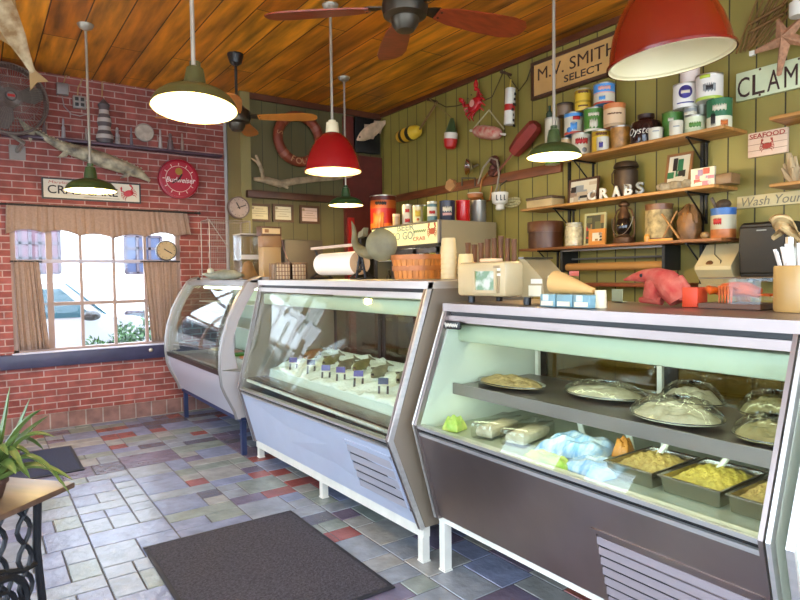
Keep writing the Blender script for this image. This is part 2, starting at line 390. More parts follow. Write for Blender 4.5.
# ================================================================== OUTSIDE
b = B(); b.box(-20, 20, YB+.3, 40, -.2, .04); b.box(-20, XL-.15, -15, YB+.3, -.2, .04); b.box(XL-.15, 20, -15, YN-.15, -.2, .04); struct('street', b, mat('pale_concrete', 'd0cec8', .9, var=.05))
def at_y(px, py, y): return at(px, py, 1, y)
b = B(); b.box(-6, 9, 15, 15.4, .04, 9); hb = single('building', b, mat('pale_render', 'e6e2e0', .9, var=.03), 'pale sunlit building across the street outside the window', 'building')
def fwin(p1, p2, m, nx_, nz_, nm):
    a, c = at(*p1, 1, 15), at(*p2, 1, 15); b = B(); b.box(a.x, c.x, 14.94, 15, c.z, a.z)
    w = put(nm, b, m, hb); b = B()
    for i in range(nx_+1): x = a.x+(c.x-a.x)*i/nx_; b.box(x-.03, x+.03, 14.90, 14.94, c.z, a.z)
    for i in range(nz_+1): z = c.z+(a.z-c.z)*i/nz_; b.box(a.x, c.x, 14.90, 14.94, z-.03, z+.03)
    put('muntins', b, mat('muntin_rose', '3a2c34', .6), w)
fwin((8, 212), (60, 273), mat('rose_pane', '5a3c46', .4), 5, 4, 'window')
fwin((124, 236), (161, 273), mat('slate_blue_pane', '28304e', .4), 3, 3, 'window')
fwin((125, 312), (146, 345), mat('grey_hatch', '4a5056', .5), 1, 1, 'hatch')
# parked car
c0 = at(30, 335, 1, 10.2)
cw = mat('car_white', 'b4b8bc', .25); ct = glassmat('car_glass', (.55, .75, .85), boost=2)
car = thing('car', 'white car parked outside behind the left panes', 'car', T(c0.x+.12, 10.2, .04))
b = B(); pr = [(-2.6, .35), (-2.6, .85), (-1.5, .95), (-.7, 1.45), (.25, 1.45), (.75, .98), (1.5, .86), (1.62, .6), (1.6, .35)]
b.hexa([(x, -.8, z) for x, z in pr], [(x, .9, z) for x, z in pr]); put('body', b, cw, car)
b = B(); b.hexa([(-1.3, -.81, .98), (-.68, -.81, 1.38), (.2, -.81, 1.38), (.6, -.81, .98)], [(-1.3, -.80, .98), (-.68, -.80, 1.38), (.2, -.80, 1.38), (.6, -.80, .98)])
put('side_window', b, mat('car_window', '28505c', .15), car)
b = B(); b.hexa([(.28, -.7, 1.43), (.28, .8, 1.43), (.76, .8, 1.0), (.76, -.7, 1.0)], [(.30, -.7, 1.45), (.30, .8, 1.45), (.79, .8, 1.01), (.79, -.7, 1.01)]); put('windscreen', b, mat('car_window', ''), car)
b = B(); b.ball((.55, -.92, 1.0), (.13, .07, .07)); put('mirror', b, dark, car)
for x in (-1.7, .95):
    b = B(); b.lathe([(.33, 0), (.33, .2), (.2, .21), (0, .2)], 24, T(x, -.82, .33) @ RX(-pi/2), cap0=True); put('wheel', b, black, car)
# shrub below the window
b = B(); rs = random.Random(5); q1, q2 = at(92, 340, 1, 8.6), at(152, 330, 1, 8.6)
for k in range(1500):
    t = rs.random(); x = q1.x-.05+(q2.x-q1.x+.35)*t; top = .62+.55*t+.12*sin(t*19); z = .06+(top-.06)*sqrt(rs.random()); y = 8.6+rs.uniform(-.3, .3)
    a = Vector((rs.gauss(0, 1), rs.gauss(0, 1), rs.gauss(.6, 1))).normalized(); u = a.orthogonal().normalized(); l = rs.uniform(.06, .11)
    p = Vector((x, y, z)); b.m(k % 2); b.poly([p, p+a*l*.5+u*l*.22, p+a*l, p+a*l*.5-u*l*.22])
sh = single('shrub', b, [mat('leaf_bright', '2c5a0c', .5), mat('leaf_mid', '173c08', .5)], 'bright green leafy shrub just outside the window, lower right', 'shrub')
b = B(); b.tube([((q1.x+q2.x)/2, 8.6, .03), ((q1.x+q2.x)/2+.1, 8.6, .4)], .03); put('stem', b, brown, sh)
# ================================================================== CURTAINS
def pleat(x0, x1, z1, zb, n, amp, y, flare=None, gather=0):
    def fn(u, v):
        x = x0+(x1-x0)*u
        if flare: x = x+(flare(u)-x)*v
        zz = z1+(zb(u)-z1)*v
        return (x, y-amp*(.35+.65*v)*(.6+.4*sin(31*u+2))*(sin(2*pi*n*u+2.2*sin(9*u)+1.1*sin(23*u))+.35*sin(4.6*pi*n*u)), zz)
    return fn
v = thing('valance', 'gathered tan gingham valance with scalloped hem across the window top', 'curtain', T(0, 0, 0))
zt = at(100, 209, 1, YB-.07).z
b = B(); b.grid(pleat(.265, 2.0, zt+.02, lambda u: 2.0+.035*abs(sin(u*pi*5.5))+.02*sin(u*9)-.05*u*0, 27, .013, YB-.075, lambda u: .25+1.79*u), 240, 10)
solid(put('cloth', b, fabric, v, ang=180), .002)
b = B(); b.tube([(.0, YB-.075, zt+.005), (2.13, YB-.075, zt+.005)], .011, 10); b.ball((2.14, YB-.075, zt+.005), .018, 10); b.ball((0, YB-.075, zt+.005), .018, 10)
for x in (.12, 2.10): b.box(x-.008, x+.008, YB-.075, YB, zt, zt+.02)
put('rod', b, dark, v)
def cafe(label, x0, x1, X0, X1, n):
    t = thing('cafe_curtain', label, 'curtain', T(0, 0, 0), None)
    b = B(); b.grid(pleat(x0, x1, 1.745, lambda u: .835, n, .018, YB+.005, lambda u: X0+(X1-X0)*u), 90, 10); solid(put('cloth', b, fabric, t, ang=180), .002)
    b = B(); b.tube([(x0-.03, YB+.005, 1.735), (x1+.03, YB+.005, 1.735)], .008, 8); put('rod', b, dark, t)
cafe('tan half curtain at the left side of the window', .31, .53, .33, .60, 6)
cafe('tan half curtain at the right side of the window beside the display case', 1.53, 1.90, 1.60, 1.88, 8)
# ================================================================== MATS
def rug(label, m, cx, cy, w, l, rz=0):
    t = thing('door_mat', label, 'mat', T(cx, cy, 0) @ RZ(rz))
    b = B(); b.box(-w/2+.025, w/2-.025, -l/2+.025, l/2-.025, .001, .012)
    n = int(w/.014)
    put('carpet', b, m, t); b = B()
    for x0, x1, y0, y1 in ((-w/2, w/2, -l/2, -l/2+.03), (-w/2, w/2, l/2-.03, l/2), (-w/2, -w/2+.03, -l/2+.03, l/2-.03), (w/2-.03, w/2, -l/2+.03, l/2-.03)): b.box(x0, x1, y0, y1, .001, .010, bev=.003)
    put('rubber_edge', b, mat('rubber', '26242a', .7), t)
rug('large charcoal ribbed mat on the tiles in front of the cases', matrug, 1.19, 3.04, .92, 1.22)
rug('small navy mat on the tiles behind the aloe', matrug2, .36, 5.88, .62, .86, 0)
# ================================================================== DISPLAY CASES
def lerp(a, b_, t): return a+(b_-a)*t
def slant_case(label, Y0, Y1, near, far, zb0, zb1, XB, panel_m, legs, vent, nslat, end_m, doors, toprail):
    """near/far: (bottom X, bottom Z, sill X, sill Z, top X, top Z) of the front at Y0 / Y1"""
    t = thing('display_case', label, 'display case', T(lerp(near[0], XB, .5), (Y0+Y1)/2, 0)); O = t.matrix_basis.inverted()
    def P(k, y): return lerp(near[k], far[k], (y-Y0)/(Y1-Y0))
    def loft(b, fr, ya, yb):
        b.hexa([O @ Vector((x, ya, z)) for x, z in fr(ya)], [O @ Vector((x, yb, z)) for x, z in fr(yb)])
    def put_(n, b, m, **k): return put(n, b, m, t, **k)
    E = .035
    # end panels
    for ya, yb in ((Y0, Y0+E), (Y1-E, Y1)):
        b = B(); loft(b, lambda y: [(P(0, y)+.012, P(1, y)), (P(2, y)+.012, P(3, y)), (P(4, y)+.012, P(5, y)-.04), (XB, P(5, y)-.04), (XB, P(1, y))], ya, yb); put_('end_panel', b, end_m)
        for k, (d0, d1, mm) in enumerate(((0, .013, steel), (.02, .034, steelw))):
            b = B(); y0_, y1_ = (ya+d0, ya+d1) if ya == Y0 else (yb-d1, yb-d0)
            loft(b, lambda y: [(P(0, y)-.016, P(1, y)-.01), (P(2, y)-.018, P(3, y)), (P(2, y)+.012, P(3, y)), (P(0, y)+.012, P(1, y)-.01)], y0_, y1_)
            loft(b, lambda y: [(P(2, y)-.018, P(3, y)), (P(4, y)-.018, P(5, y)-.006), (P(4, y)+.012, P(5, y)-.006), (P(2, y)+.012, P(3, y))], y0_, y1_)
            put_('edge_trim', b, mm)
    # front panel
    ya, yb = Y0+E, Y1-E
    b = B(); loft(b, lambda y: [(P(0, y), P(1, y)), (lerp(P(0, y), P(2, y), .93), lerp(P(1, y), P(3, y), .9)), (lerp(P(0, y), P(2, y), .93)+.02, lerp(P(1, y), P(3, y), .9)), (P(0, y)+.02, P(1, y))], ya, yb); put_('front_panel', b, panel_m)
    def rail(n, f0, f1, m, dx=.0, dd=.035):
        b = B(); loft(b, lambda y: [(lerp(P(0, y), P(2, y), f0)-dx, lerp(P(1, y), P(3, y), f0)), (lerp(P(0, y), P(2, y), f1)-dx, lerp(P(1, y), P(3, y), f1)), (P(2, y)+dd, lerp(P(1, y), P(3, y), f1)), (P(2, y)+dd, lerp(P(1, y), P(3, y), f0))], ya, yb); put_(n, b, m)
    rail('lower_rail', .89, .925, steel, .010)
    rail('seal', .925, .965, black, -.006)
    rail('sill_rail', .965, 1.0, steel, .012)
    # glass
    b = B(); loft(b, lambda y: [(P(2, y), P(3, y)), (P(4, y), P(5, y)-.09), (P(4, y)+.005, P(5, y)-.09), (P(2, y)+.005, P(3, y))], ya, yb); put_('front_glass', b, cglass)
    # top
    def top(n, z0, z1, x0, m, x1=None): b = B(); q = 0 if n == 'top' else E; loft(b, lambda y: [(P(4, y)+x0, P(5, y)+z0), (P(4, y)+x0, P(5, y)+z1), (x1 or XB, P(5, y)+z1), (x1 or XB, P(5, y)+z0)], Y0+q, Y1-q); return put_(n, b, m)
    top('top', -.040, 0, -.03, toprail); top('top_seal', -.062, -.040, -.005, black, near[4]+.1); top('top_rail', -.095, -.062, -.022, toprail, near[4]+.03)
    # light fixture under the top
    b = B(); b.box(near[4]+.04, near[4]+.14, ya, yb, near[5]-.20, near[5]-.11, bev=.012, M=O); lf = put_('light_housing', b, mat('fixture_sage', 'b2b89e', .4))
    b = B(); b.tube([O @ Vector((near[4]+.17, ya+.04, near[5]-.155)), O @ Vector((near[4]+.17, yb-.04, near[5]-.155))], .013, 10); put('tube', b, tubem, lf)
    # back with sliding doors
    zf, zt_ = near[3]+.03, near[5]-.06
    b = B(); b.box(XB-.04, XB, ya, yb, near[1], zf+.08, M=O); b.box(XB-.04, XB, ya, yb, zt_-.16, zt_, M=O); put_('back_wall', b, mint)
    n = doors; L = (yb-ya)/n
    for k in range(n):
        y0_, y1_ = ya+k*L, ya+(k+1)*L; x = XB-.03+.012*(k % 2); b = B()
        for q in ((y0_, y0_+.045, zf+.08, zt_-.16), (y1_-.045, y1_, zf+.08, zt_-.16), (y0_+.045, y1_-.045, zf+.08, zf+.12), (y0_+.045, y1_-.045, zt_-.2, zt_-.16)): b.box(x-.01, x, *q, M=O)
        dr = put_('sliding_door', b, black); b = B(); b.box(x-.007, x-.003, y0_+.045, y1_-.045, zf+.12, zt_-.2, M=O); put('door_pane', b, glassmat('door_glass', (.62, .62, .52), ior=1.7, boost=2.2) if 'door_glass' not in MATS else MATS['door_glass'], dr)
    # deck and floor of the body
    b = B(); b.box(max(near[2], far[2])+.05, XB-.04, ya, yb, zf-.07, zf-.05, M=O); put_('deck', b, steel if nslat == 7 else whiteen)
    b = B(); b.box(max(near[0], far[0])+.03, XB-.02, Y0+.01, Y1-.01, max(near[1], far[1])+.01, max(near[1], far[1])+.03, M=O); put_('underside', b, black)
    # base frame and legs
    b = B(); loft(b, lambda y: [(P(0, y)+.012, lerp(zb0, zb1, (y-Y0)/(Y1-Y0))), (P(0, y)+.012, P(1, y)), (P(0, y)+.055, P(1, y)), (P(0, y)+.055, lerp(zb0, zb1, (y-Y0)/(Y1-Y0)))], Y0+.02, Y1-.005)
    b.box(XB-.08, XB-.03, Y0, Y1, zb0, near[1], M=O); put_('base_rail', b, whiteen)
    for y in legs:
        for x in (P(0, y)+.012, XB-.08):
            b = B(); b.box(x, x+.045, y-.022, y+.022, 0, lerp(zb0, zb1, (y-Y0)/(Y1-Y0))+.02, M=O); b.box(x-.004, x+.049, y-.026, y+.026, 0, .008, M=O); put_('leg', b, whiteen)
    # louvred vent
    v0, v1, f0, f1 = vent; dx = Vector((near[2]-near[0], 0, near[3]-near[1])).normalized(); nn = Vector((-dx.z, 0, dx.x))
    def Q(y, f, o): return O @ (Vector((lerp(P(0, y), P(2, y), f), y, lerp(P(1, y), P(3, y), f)))+nn*o)
    b = B()
    for (ya_, yb_, fa, fb) in ((v0, v1, f0, f0+.03), (v0, v1, f1-.03, f1), (v0, v0+.02, f0, f1), (v1-.02, v1, f0, f1)):
        b.hexa([Q(ya_, fa, 0), Q(ya_, fb, 0), Q(yb_, fb, 0), Q(yb_, fa, 0)], [Q(ya_, fa, .008), Q(ya_, fb, .008), Q(yb_, fb, .008), Q(yb_, fa, .008)])
    vt = put_('vent', b, panel_m)
    b = B(); b.hexa([Q(v0, f0, .0005), Q(v0, f1, .0005), Q(v1, f1, .0005), Q(v1, f0, .0005)], [Q(v0, f0, .001), Q(v0, f1, .001), Q(v1, f1, .001), Q(v1, f0, .001)]); put('vent_back', b, black, vt)
    for k in range(nslat):
        a0 = lerp(f0+.03, f1-.03, k/nslat); a1 = lerp(f0+.03, f1-.03, (k+.66)/nslat); b = B()
        b.hexa([Q(v0+.02, a0, .010), Q(v0+.02, a1, .003), Q(v1-.02, a1, .003), Q(v1-.02, a0, .010)], [Q(v0+.02, a0, .012), Q(v0+.02, a1, .005), Q(v1-.02, a1, .005), Q(v1-.02, a0, .012)])
        put('louvre', b, mat('louvre_pale', 'aaa6ae', .4, metal=.3) if nslat == 5 else mat('louvre_grey', '9c9094', .45, metal=.5), vt)
    return t, O
caseA, OA = slant_case('slant-glass display case with bluish white front panel holding fish on ice', 2.53, 4.97, (1.905, .205, 1.705, .705, 1.975, 1.515), (1.925, .15, 1.80, .615, 2.015, 1.52), .14, .085, 2.74, enamel, (2.58, 3.75, 4.92), (2.60, 3.13, .16, .80), 5, mat('tan_steel', '9c8c7a', .4, metal=.6), 3, steel)
caseB, OB = slant_case('slant-glass display case with brown steel front panel holding wrapped platters and salad pans', .77, 2.46, (1.945, .29, 1.80, .79, 2.02, 1.40), (1.935, .295, 1.80, .795, 2.02, 1.40), .255, .262, 2.72, steelw, (.85, 2.43), (.80, 1.42, -.02, .62), 7, mint, 2, steelw)
# shelf and badge of the brown case
b = B(); b.box(2.08, 2.14, .83, 2.40, .936, .949, M=OB); lf = put('added_shelf_light', b, mint, caseB); b = B(); b.tube([OB @ Vector((2.06, .86, .938)), OB @ Vector((2.06, 2.37, .938))], .009, 8); put('tube', b, tubem, lf)  # unseen strip light added under the shelf to brighten the pans
b = B(); b.box(2.03, 2.60, .81, 2.42, .95, .972, M=OB); b.box(2.02, 2.032, .81, 2.42, .928, .985, M=OB); put('shelf', b, steelw, caseB)
for y in (1.62, 2.38): b = B(); b.box(2.61, 2.63, y-.012, y+.012, .8, 1.3, M=OB); put('shelf_post', b, whiteen, caseB)
p = at(453, 325, 0, 1.985); b = B(); b.box(p.x-.012, p.x, p.y-.062, p.y+.062, p.z-.021, p.z+.021, bev=.004, M=OB); bd = put('badge', b, black, caseB)
b = B(); q = OB @ Vector((p.x-.013, p.y+.05, p.z))
b.tube([q+Vector((0, -.1*i/40, .009*sin(i*1.15)*(1 if i > 5 else 1.6))) for i in range(41)], .0022, 5); put('script', b, white, bd)
# next case beyond the right frame edge
t = thing('display_case', 'red-fronted display case cut off at the right edge of the photo', 'display case', T(2.3, .3, 0)); O = t.matrix_basis.inverted()
pr = [(1.945, .29), (1.80, .79), (2.02, 1.36), (2.72, 1.36), (2.72, .29)]
b = B(); b.hexa([O @ Vector((x, .70, z)) for x, z in pr], [O @ Vector((x, .735, z)) for x, z in pr]); put('end_panel', b, mint, t)
b = B(); b.hexa([O @ Vector((x, -.6, z)) for x, z in pr], [O @ Vector((x, -.565, z)) for x, z in pr]); put('end_panel', b, mint, t)
b = B(); ed = [(1.93, .28), (1.782, .79), (2.002, 1.36), (2.03, 1.36), (1.81, .79), (1.957, .28)]
for y in (.71,): b.hexa([O @ Vector((x, y, z)) for x, z in ed[:2]+ed[4:]], [O @ Vector((x, y+.022, z)) for x, z in ed[:2]+ed[4:]]); b.hexa([O @ Vector((x, y, z)) for x, z in ed[1:5]], [O @ Vector((x, y+.022, z)) for x, z in ed[1:5]])
put('edge_trim', b, steel, t)
b = B(); b.hexa([O @ Vector((x, -.56, z)) for x, z in ((1.945, .29), (1.80, .79), (1.82, .79), (1.965, .29))], [O @ Vector((x, .70, z)) for x, z in ((1.945, .29), (1.80, .79), (1.82, .79), (1.965, .29))]); put('front_panel', b, mat('red_panel', '8a1c12', .35), t)
b = B(); b.hexa([O @ Vector((x, -.56, z)) for x, z in ((1.80, .80), (2.02, 1.34), (2.026, 1.34), (1.806, .80))], [O @ Vector((x, .70, z)) for x, z in ((1.80, .80), (2.02, 1.34), (2.026, 1.34), (1.806, .80))]); put('front_glass', b, cglass, t)
b = B(); b.box(2.0, 2.72, -.6, .735, 1.36, 1.40, M=O); put('top', b, steelw, t)
b = B(); b.box(2.0, 2.7, -.55, .69, .30, .34, M=O); b.box(2.0, 2.05, -.6, .73, 0, .3, M=O); b.box(2.66, 2.71, -.6, .73, 0, .3, M=O); put('base', b, whiteen, t)
# ---------------------------------------------------------------- curved glass case
near = [(2.065, 1.548), (1.985, 1.53), (1.935, 1.497), (1.842, 1.351), (1.765, 1.20), (1.715, 1.04), (1.690, .90), (1.683, .756), (1.697, .62), (1.727, .54), (1.768, .46), (1.805, .385), (1.825, .315)]
YA, YZ = 5.08, 6.93
t = thing('display_case', 'curved-glass display case with grey ends standing on navy legs under the window wall corner', 'display case', T(2.1, 6, 0)); O = t.matrix_basis.inverted()
inner = []
for i, (x, z) in enumerate(near):
    a = Vector(near[max(i-1, 0)]); c = Vector(near[min(i+1, len(near)-1)]); d = (c-a).normalized(); n = Vector((-d.y, d.x)) if True else 0
    n = Vector((d.y, -d.x)); n = n if n.x > 0 else -n
    w = .085 if i < 6 else .085+.03*(i-5)
    inner.append((x+n.x*w, z+n.y*w))
XB1 = 2.49
for y0, y1 in ((YA, YA+.045), (YZ-.045, YZ)):
    b = B(); m_ = [mat('warm_grey_end', 'a8a09e', .4)]
    gl = 7   # band of the window: points 1..gl
    for i in range(gl):
        q = [near[i], near[i+1], inner[i+1], inner[i]]
        b.hexa([O @ Vector((x, y0, z)) for x, z in q], [O @ Vector((x, y1, z)) for x, z in q])
    low = near[gl:]+[(XB1, near[-1][1]), (XB1, .73), (inner[gl][0], .73)]
    b.hexa([O @ Vector((x, y0, z)) for x, z in low], [O @ Vector((x, y1, z)) for x, z in low])
    b.box(XB1-.08, XB1, y0, y1, .73, 1.548, M=O); b.box(inner[0][0]-.05, XB1-.08, y0, y1, 1.46, 1.548, M=O)
    e = put('end_panel', b, m_, t, ang=25)
    b = B(); pts = [O @ Vector((x-.004, (y0+y1)/2, z)) for x, z in near]; b.tube(pts, .016, 8); put('edge_bead', b, greytrim, e)
    b = B(); wp = inner[1:gl+1]+[(inner[gl][0]+.05, .73), (XB1-.08, .73), (XB1-.08, 1.46), (inner[0][0], 1.46)]
    b.hexa([O @ Vector((x, y0+.02, z)) for x, z in wp], [O @ Vector((x, y0+.025, z)) for x, z in wp]); put('end_glass', b, cglass, e)
def band(n, i0, i1, m, d=.02, th=.006):
    b = B()
    for i in range(i0, i1):
        q = [(near[i][0]+d, near[i][1]), (near[i+1][0]+d, near[i+1][1]), (near[i+1][0]+d+th, near[i+1][1]), (near[i][0]+d+th, near[i][1])]
        b.hexa([O @ Vector((x, YA+.045, z)) for x, z in q], [O @ Vector((x, YZ-.045, z)) for x, z in q])
    bmesh.ops.remove_doubles(b.bm, verts=b.bm.verts, dist=1e-5)
    return put(n, b, m, t, ang=40)
# glass as one smooth curved sheet
b = B(); gv = near[2:8]
va = [[b.bm.verts.new(O @ Vector((x+.02, y, z))) for x, z in gv] for y in (YA+.045, YZ-.045)]
for i in range(len(gv)-1): b.face([va[0][i], va[0][i+1], va[1][i+1], va[1][i]])
g = put('curved_glass', b, cglass, t, ang=180); sd = g.modifiers.new('s', 'SUBSURF'); sd.levels = sd.render_levels = 3; sd.boundary_smooth = 'PRESERVE_CORNERS'; solid(g, .005, 0)
b = B(); q = [(1.69, .70), (1.685, .745), (1.72, .745), (1.72, .70)]; b.hexa([O @ Vector((x, YA+.045, z)) for x, z in q], [O @ Vector((x, YZ-.045, z)) for x, z in q]); put('bumper', b, dark, t)
b = B(); q = [(1.70, .70), (1.715, .60), (1.76, .50), (1.80, .41), (1.83, .33), (2.45, .33), (2.45, .70)]; b.hexa([O @ Vector((x, YA+.045, z)) for x, z in q], [O @ Vector((x, YZ-.045, z)) for x, z in q]); put('lower_panel', b, mat('pale_grey_panel', 'bab6bd', .35, metal=.3), t)
b = B(); b.box(1.96, XB1, YA, YZ, 1.50, 1.52, M=O); b.box(1.935, 2.05, YA+.045, YZ-.045, 1.465, 1.50, M=O); put('top', b, greytrim, t)
b = B(); b.box(XB1-.03, XB1, YA+.045, YZ-.045, .72, 1.5, M=O); put('back_wall', b, mint, t)
for z, x0 in ((1.08, 1.95), (1.28, 2.05)):
    b = B(); b.box(x0, XB1-.03, YA+.05, YZ-.05, z, z+.012, M=O); put('shelf', b, steel, t)
b = B(); b.tube([O @ Vector((2.1, YA+.1, 1.44)), O @ Vector((2.1, YZ-.1, 1.44))], .013, 8); put('tube', b, tubem, t)
b = B()
for x in (1.845, 2.44): b.box(x, x+.04, YA-.01, YZ, .285, .325, M=O)
for y in (YA, YZ-.1): b.box(1.86, 2.46, y, y+.04, .285, .32, M=O)
put('base_rail', b, blueleg, t)
for y in (5.06, 6.83):
    for x in (1.845, 2.44): b = B(); b.box(x, x+.042, y, y+.042, 0, .30, M=O); put('leg', b, blueleg, t)
# things in the curved case
for k in range(5):
    y = 5.4+.3*k; b = B(); b.box(-.12, .12, -.11, .11, 0, .05, bev=.01); b.m(1).box(-.10, .10, -.09, .09, .05, .07, bev=.01)
    single('food_tray', b, [steel, [tan, orange, green, pink, cream][k]], 'tray of %s food on the lower level of the curved-glass case' % ['tan', 'orange', 'green', 'pink', 'cream'][k], 'tray', (2.2, y, .705 if False else .701), 'trays in the curved case')
# ================================================================== PENDANT LAMPS
def pendant(label, P, R, kind, m, rod_m, lit, watt=18, rodtop=None, canopy=True, tilt=None):
    """P = centre of the rim"""
    t = thing('pendant_lamp', label, 'pendant lamp', T(P), 'pendant lamps'); TM = tilt or Matrix()
    if kind == 'flat':   # warehouse shade
        pr = [(1.02, 0), (1.0, .035), (.97, .13), (.90, .24), (.77, .35), (.58, .44), (.40, .49), (.27, .51)]; nk = [(.27, .51), (.25, .72), (.20, 1.0), (.12, 1.04)]
    else:                # deep dome
        pr = [(1.02, 0), (1.02, .05), (.97, .07), (.95, .25), (.87, .55), (.74, .85), (.56, 1.12), (.36, 1.30), (.2, 1.38)]; nk = [(.24, 1.36), (.23, 1.45), (.21, 1.72), (.14, 1.75)]
    b = B(); n = len(pr)
    outer = [(r*R, z*R) for r, z in pr]; inner_ = [((r-.03)*R, max(0, z-.02)*R) for r, z in pr][::-1]
    b.lathe(outer+inner_, 48, cap0=False, cap1=False, mats=[0]*(n-1)+[0]+[1]*(n-1)+[1])
    put('shade', b, [m, shadein], t, TM, ang=50)
    b = B(); b.lathe([(r*R, z*R) for r, z in nk], 24, cap0=False); b.lathe([(.13*R, .98*R if kind == 'flat' else 1.72*R), (.13*R, (1.16 if kind == 'flat' else 1.80)*R)], 16)
    put('neck', b, m if kind == 'flat' else cream, t, TM)
    top = nk[-1][1]*R
    Lz = (rodtop or ZC)-P[2]
    b = B(); b.tube([(0, 0, top), (0, 0, Lz)], .0105, 10); put('rod', b, rod_m, t)
    b = B(); b.lathe([(.012, Lz-.05), (.05, Lz-.03), (.065, Lz-.004), (.065, Lz)], 20); put('canopy', b, rod_m, t)
    bz = .30*R if kind == 'flat' else .62*R
    b = B(); b.lathe([(.02, bz+.09), (.02, bz+.05), (.032, bz), (.03, bz-.025), (.015, bz-.045), (0, bz-.05)], 16); put('bulb', b, bulbm if lit else mat('bulb_off', 'f0e6d0', .3), t)
    if lit:
        l = bpy.data.lights.new('lamp_light', 'POINT'); l.energy = watt*2.0; l.color = (1, .74, .34); l.shadow_soft_size = .04
        o = bpy.data.objects.new('lamp_light', l); COL.objects.link(o); o.parent = t; o.location = (0, 0, bz-.075)
    return t
def cen(px, py, d): return Vector((0, 0, CAMZ))+(_R*((px-400)/F)+_U*((300-py)/F)+_f)*d
pendant('large green pendant lamp with glowing shade nearest the brick wall side', cen(194.5, 109, 2.92), .20, 'flat', olivee, greyrod, True, 9, tilt=Matrix.Rotation(radians(6), 4, Vector((-2.986, .889, 0)).normalized()) @ RY(radians(2)))
pendant('small green pendant lamp hanging in front of the window and white crab sign', at(91, 191, 1, 5.65), .195, 'flat', greene, greyrod, True, 16)
pendant('red dome pendant lamp in the middle of the room above the middle case', at(333, 172, 1, 4.22), .222, 'dome', redp, greyrod, True, 4)
pendant('small dark green pendant lamp hanging farthest back behind the red dome lamp', at(346, 205.5, 1, 5.66), .183, 'flat', mat('bottle_green', '2f4a28', .3), greyrod, True, 9)
pendant('large red dome pendant lamp closest to the camera at top right', cen(670, 61, 2.3), .225, 'dome', rede, greyrod, False, 0, tilt=RY(radians(-5)) @ RX(radians(-3)))
pendant('green pendant lamp in front of the cans on the right wall', cen(554, 157, 4.0), .175, 'flat', greene, greyrod, True, 10)
# ================================================================== CEILING FANS
def fan(label, P, L, angles, bw, bm_, hub_m, rod_m, sc=1):
    t = thing('ceiling_fan', label, 'ceiling fan', T(P))
    b = B(); b.lathe([(0, -.13), (.05, -.125), (.075, -.09), (.08, -.06), (.12, -.045), (.13, 0), (.12, .06), (.07, .10), (.02, .12)], 28); put('motor', b, hub_m, t)
    b = B(); b.tube([(0, 0, .11), (0, 0, ZC-P[2]-.04)], .013, 10); put('down_rod', b, rod_m, t)
    b = B(); h = ZC-P[2]; b.lathe([(.02, h-.11), (.055, h-.085), (.075, h-.02), (.075, h)], 20); put('canopy', b, rod_m, t)
    for a in angles:
        M = RZ(a) @ RX(radians(-11)); b = B()
        pts = [(.20, -.045), (.3, -bw*.42), (.5, -bw*.52), (L-.12, -bw*.55), (L-.04, -bw*.45), (L-.005, -bw*.22), (L, 0), (L-.005, bw*.22), (L-.04, bw*.45), (L-.12, bw*.55), (.5, bw*.52), (.3, bw*.42), (.20, .045)]
        b.prism(pts, -.004, .004, M); bl = put('blade', b, bm_, t)
        b = B(); b.prism([(.10, -.02), (.2, -.05), (.25, -.02), (.25, .02), (.2, .05), (.10, .02)], .004, .010, M)
        for y in (-.025, .025): b.lathe([(.006, -.007), (.006, .012)], 8, M @ T(.22, y, 0))
        put('blade_iron', b, hub_m, bl)
bladered = mat('blade_mahogany', '8a3418', .35, var=.25, vs=4, stretch=(2, 8, 1)); bladeor = mat('blade_honey', 'c2762c', .35, var=.2, vs=4)
fan('ceiling fan with mahogany blades at the top centre near the camera', Vector((2.0, 2.78, 3.03)), .80, [radians(62+72*k+(4 if k == 1 else 0)) for k in range(5)], 0.18, bladered, mat('bronze', '4a4238', .4, metal=.8), mat('bronze', ''))
fan('ceiling fan with honey blades behind the large green lamp', Vector((2.075, 5.63, 3.06)), .76, [radians(a) for a in (-33, 57, 147, 247)], .14, bladeor, mat('bronze', ''), dark)
# ================================================================== SHELVES ON THE RIGHT WALL
def shelf(label, yl, yr, z, x0, name='wall_shelf', m=shelfwood, th=.022, brackets=()):
    t = thing(name, label, 'shelf', T((x0+XR)/2, (yl+yr)/2, z)); O = t.matrix_basis.inverted()
    b = B(); b.box(x0, XR, yr, yl, z-th, z, bev=.003, M=O); put('board', b, m, t)
    for y in brackets:
        b = B(); b.tube([O @ Vector((x0+.03, y, z-th-.005)), O @ Vector((XR-.03, y, z-th-.20))], .006, 8); b.box(x0+.02, XR, y-.008, y+.008, z-th-.012, z-th, M=O); b.box(XR-.034, XR-.021, y-.008, y+.008, z-th-.22, z-th, M=O); put('bracket', b, blackiron, t)
    return t
S1, S2, S3, SX = 2.52, 2.138, 1.775, 4.10
shelf('long plank shelf high on the olive wall carrying the painted cans', 3.42, 2.09, S1, SX, brackets=(3.35, 2.36))
shelf('middle plank shelf carrying white letters spelling crabs', 3.93, 2.15, S2, SX, brackets=(3.56, 2.36))
shelf('lower plank shelf carrying the lantern and round wooden box', 3.95, 2.10, S3, SX, m=mat('shelf_brown', '8a5226', .45, var=.3, vs=3, stretch=(8, 1, 8)), brackets=(3.74, 2.36))
for y, w_ in ((3.62, 'behind the framed photo'), (2.40, 'behind the small pale card')):
    b = B(); b.box(XR-.02, XR, y-.012, y+.012, 1.45, 2.55); 
    for k in range(14): b.lathe([(.005, 0), (.005, .004)], 8, T(XR-.02, y, 1.5+.075*k) @ RY(-pi/2))
    single('shelf_standard', b, blackiron, 'black slotted steel wall upright %s' % w_, 'shelf upright')
qa = at(769, 117, 0, 4.15); shelf('short plank shelf just under the CLAMS sign at the right edge', qa.y, 1.35, qa.z, 4.15)
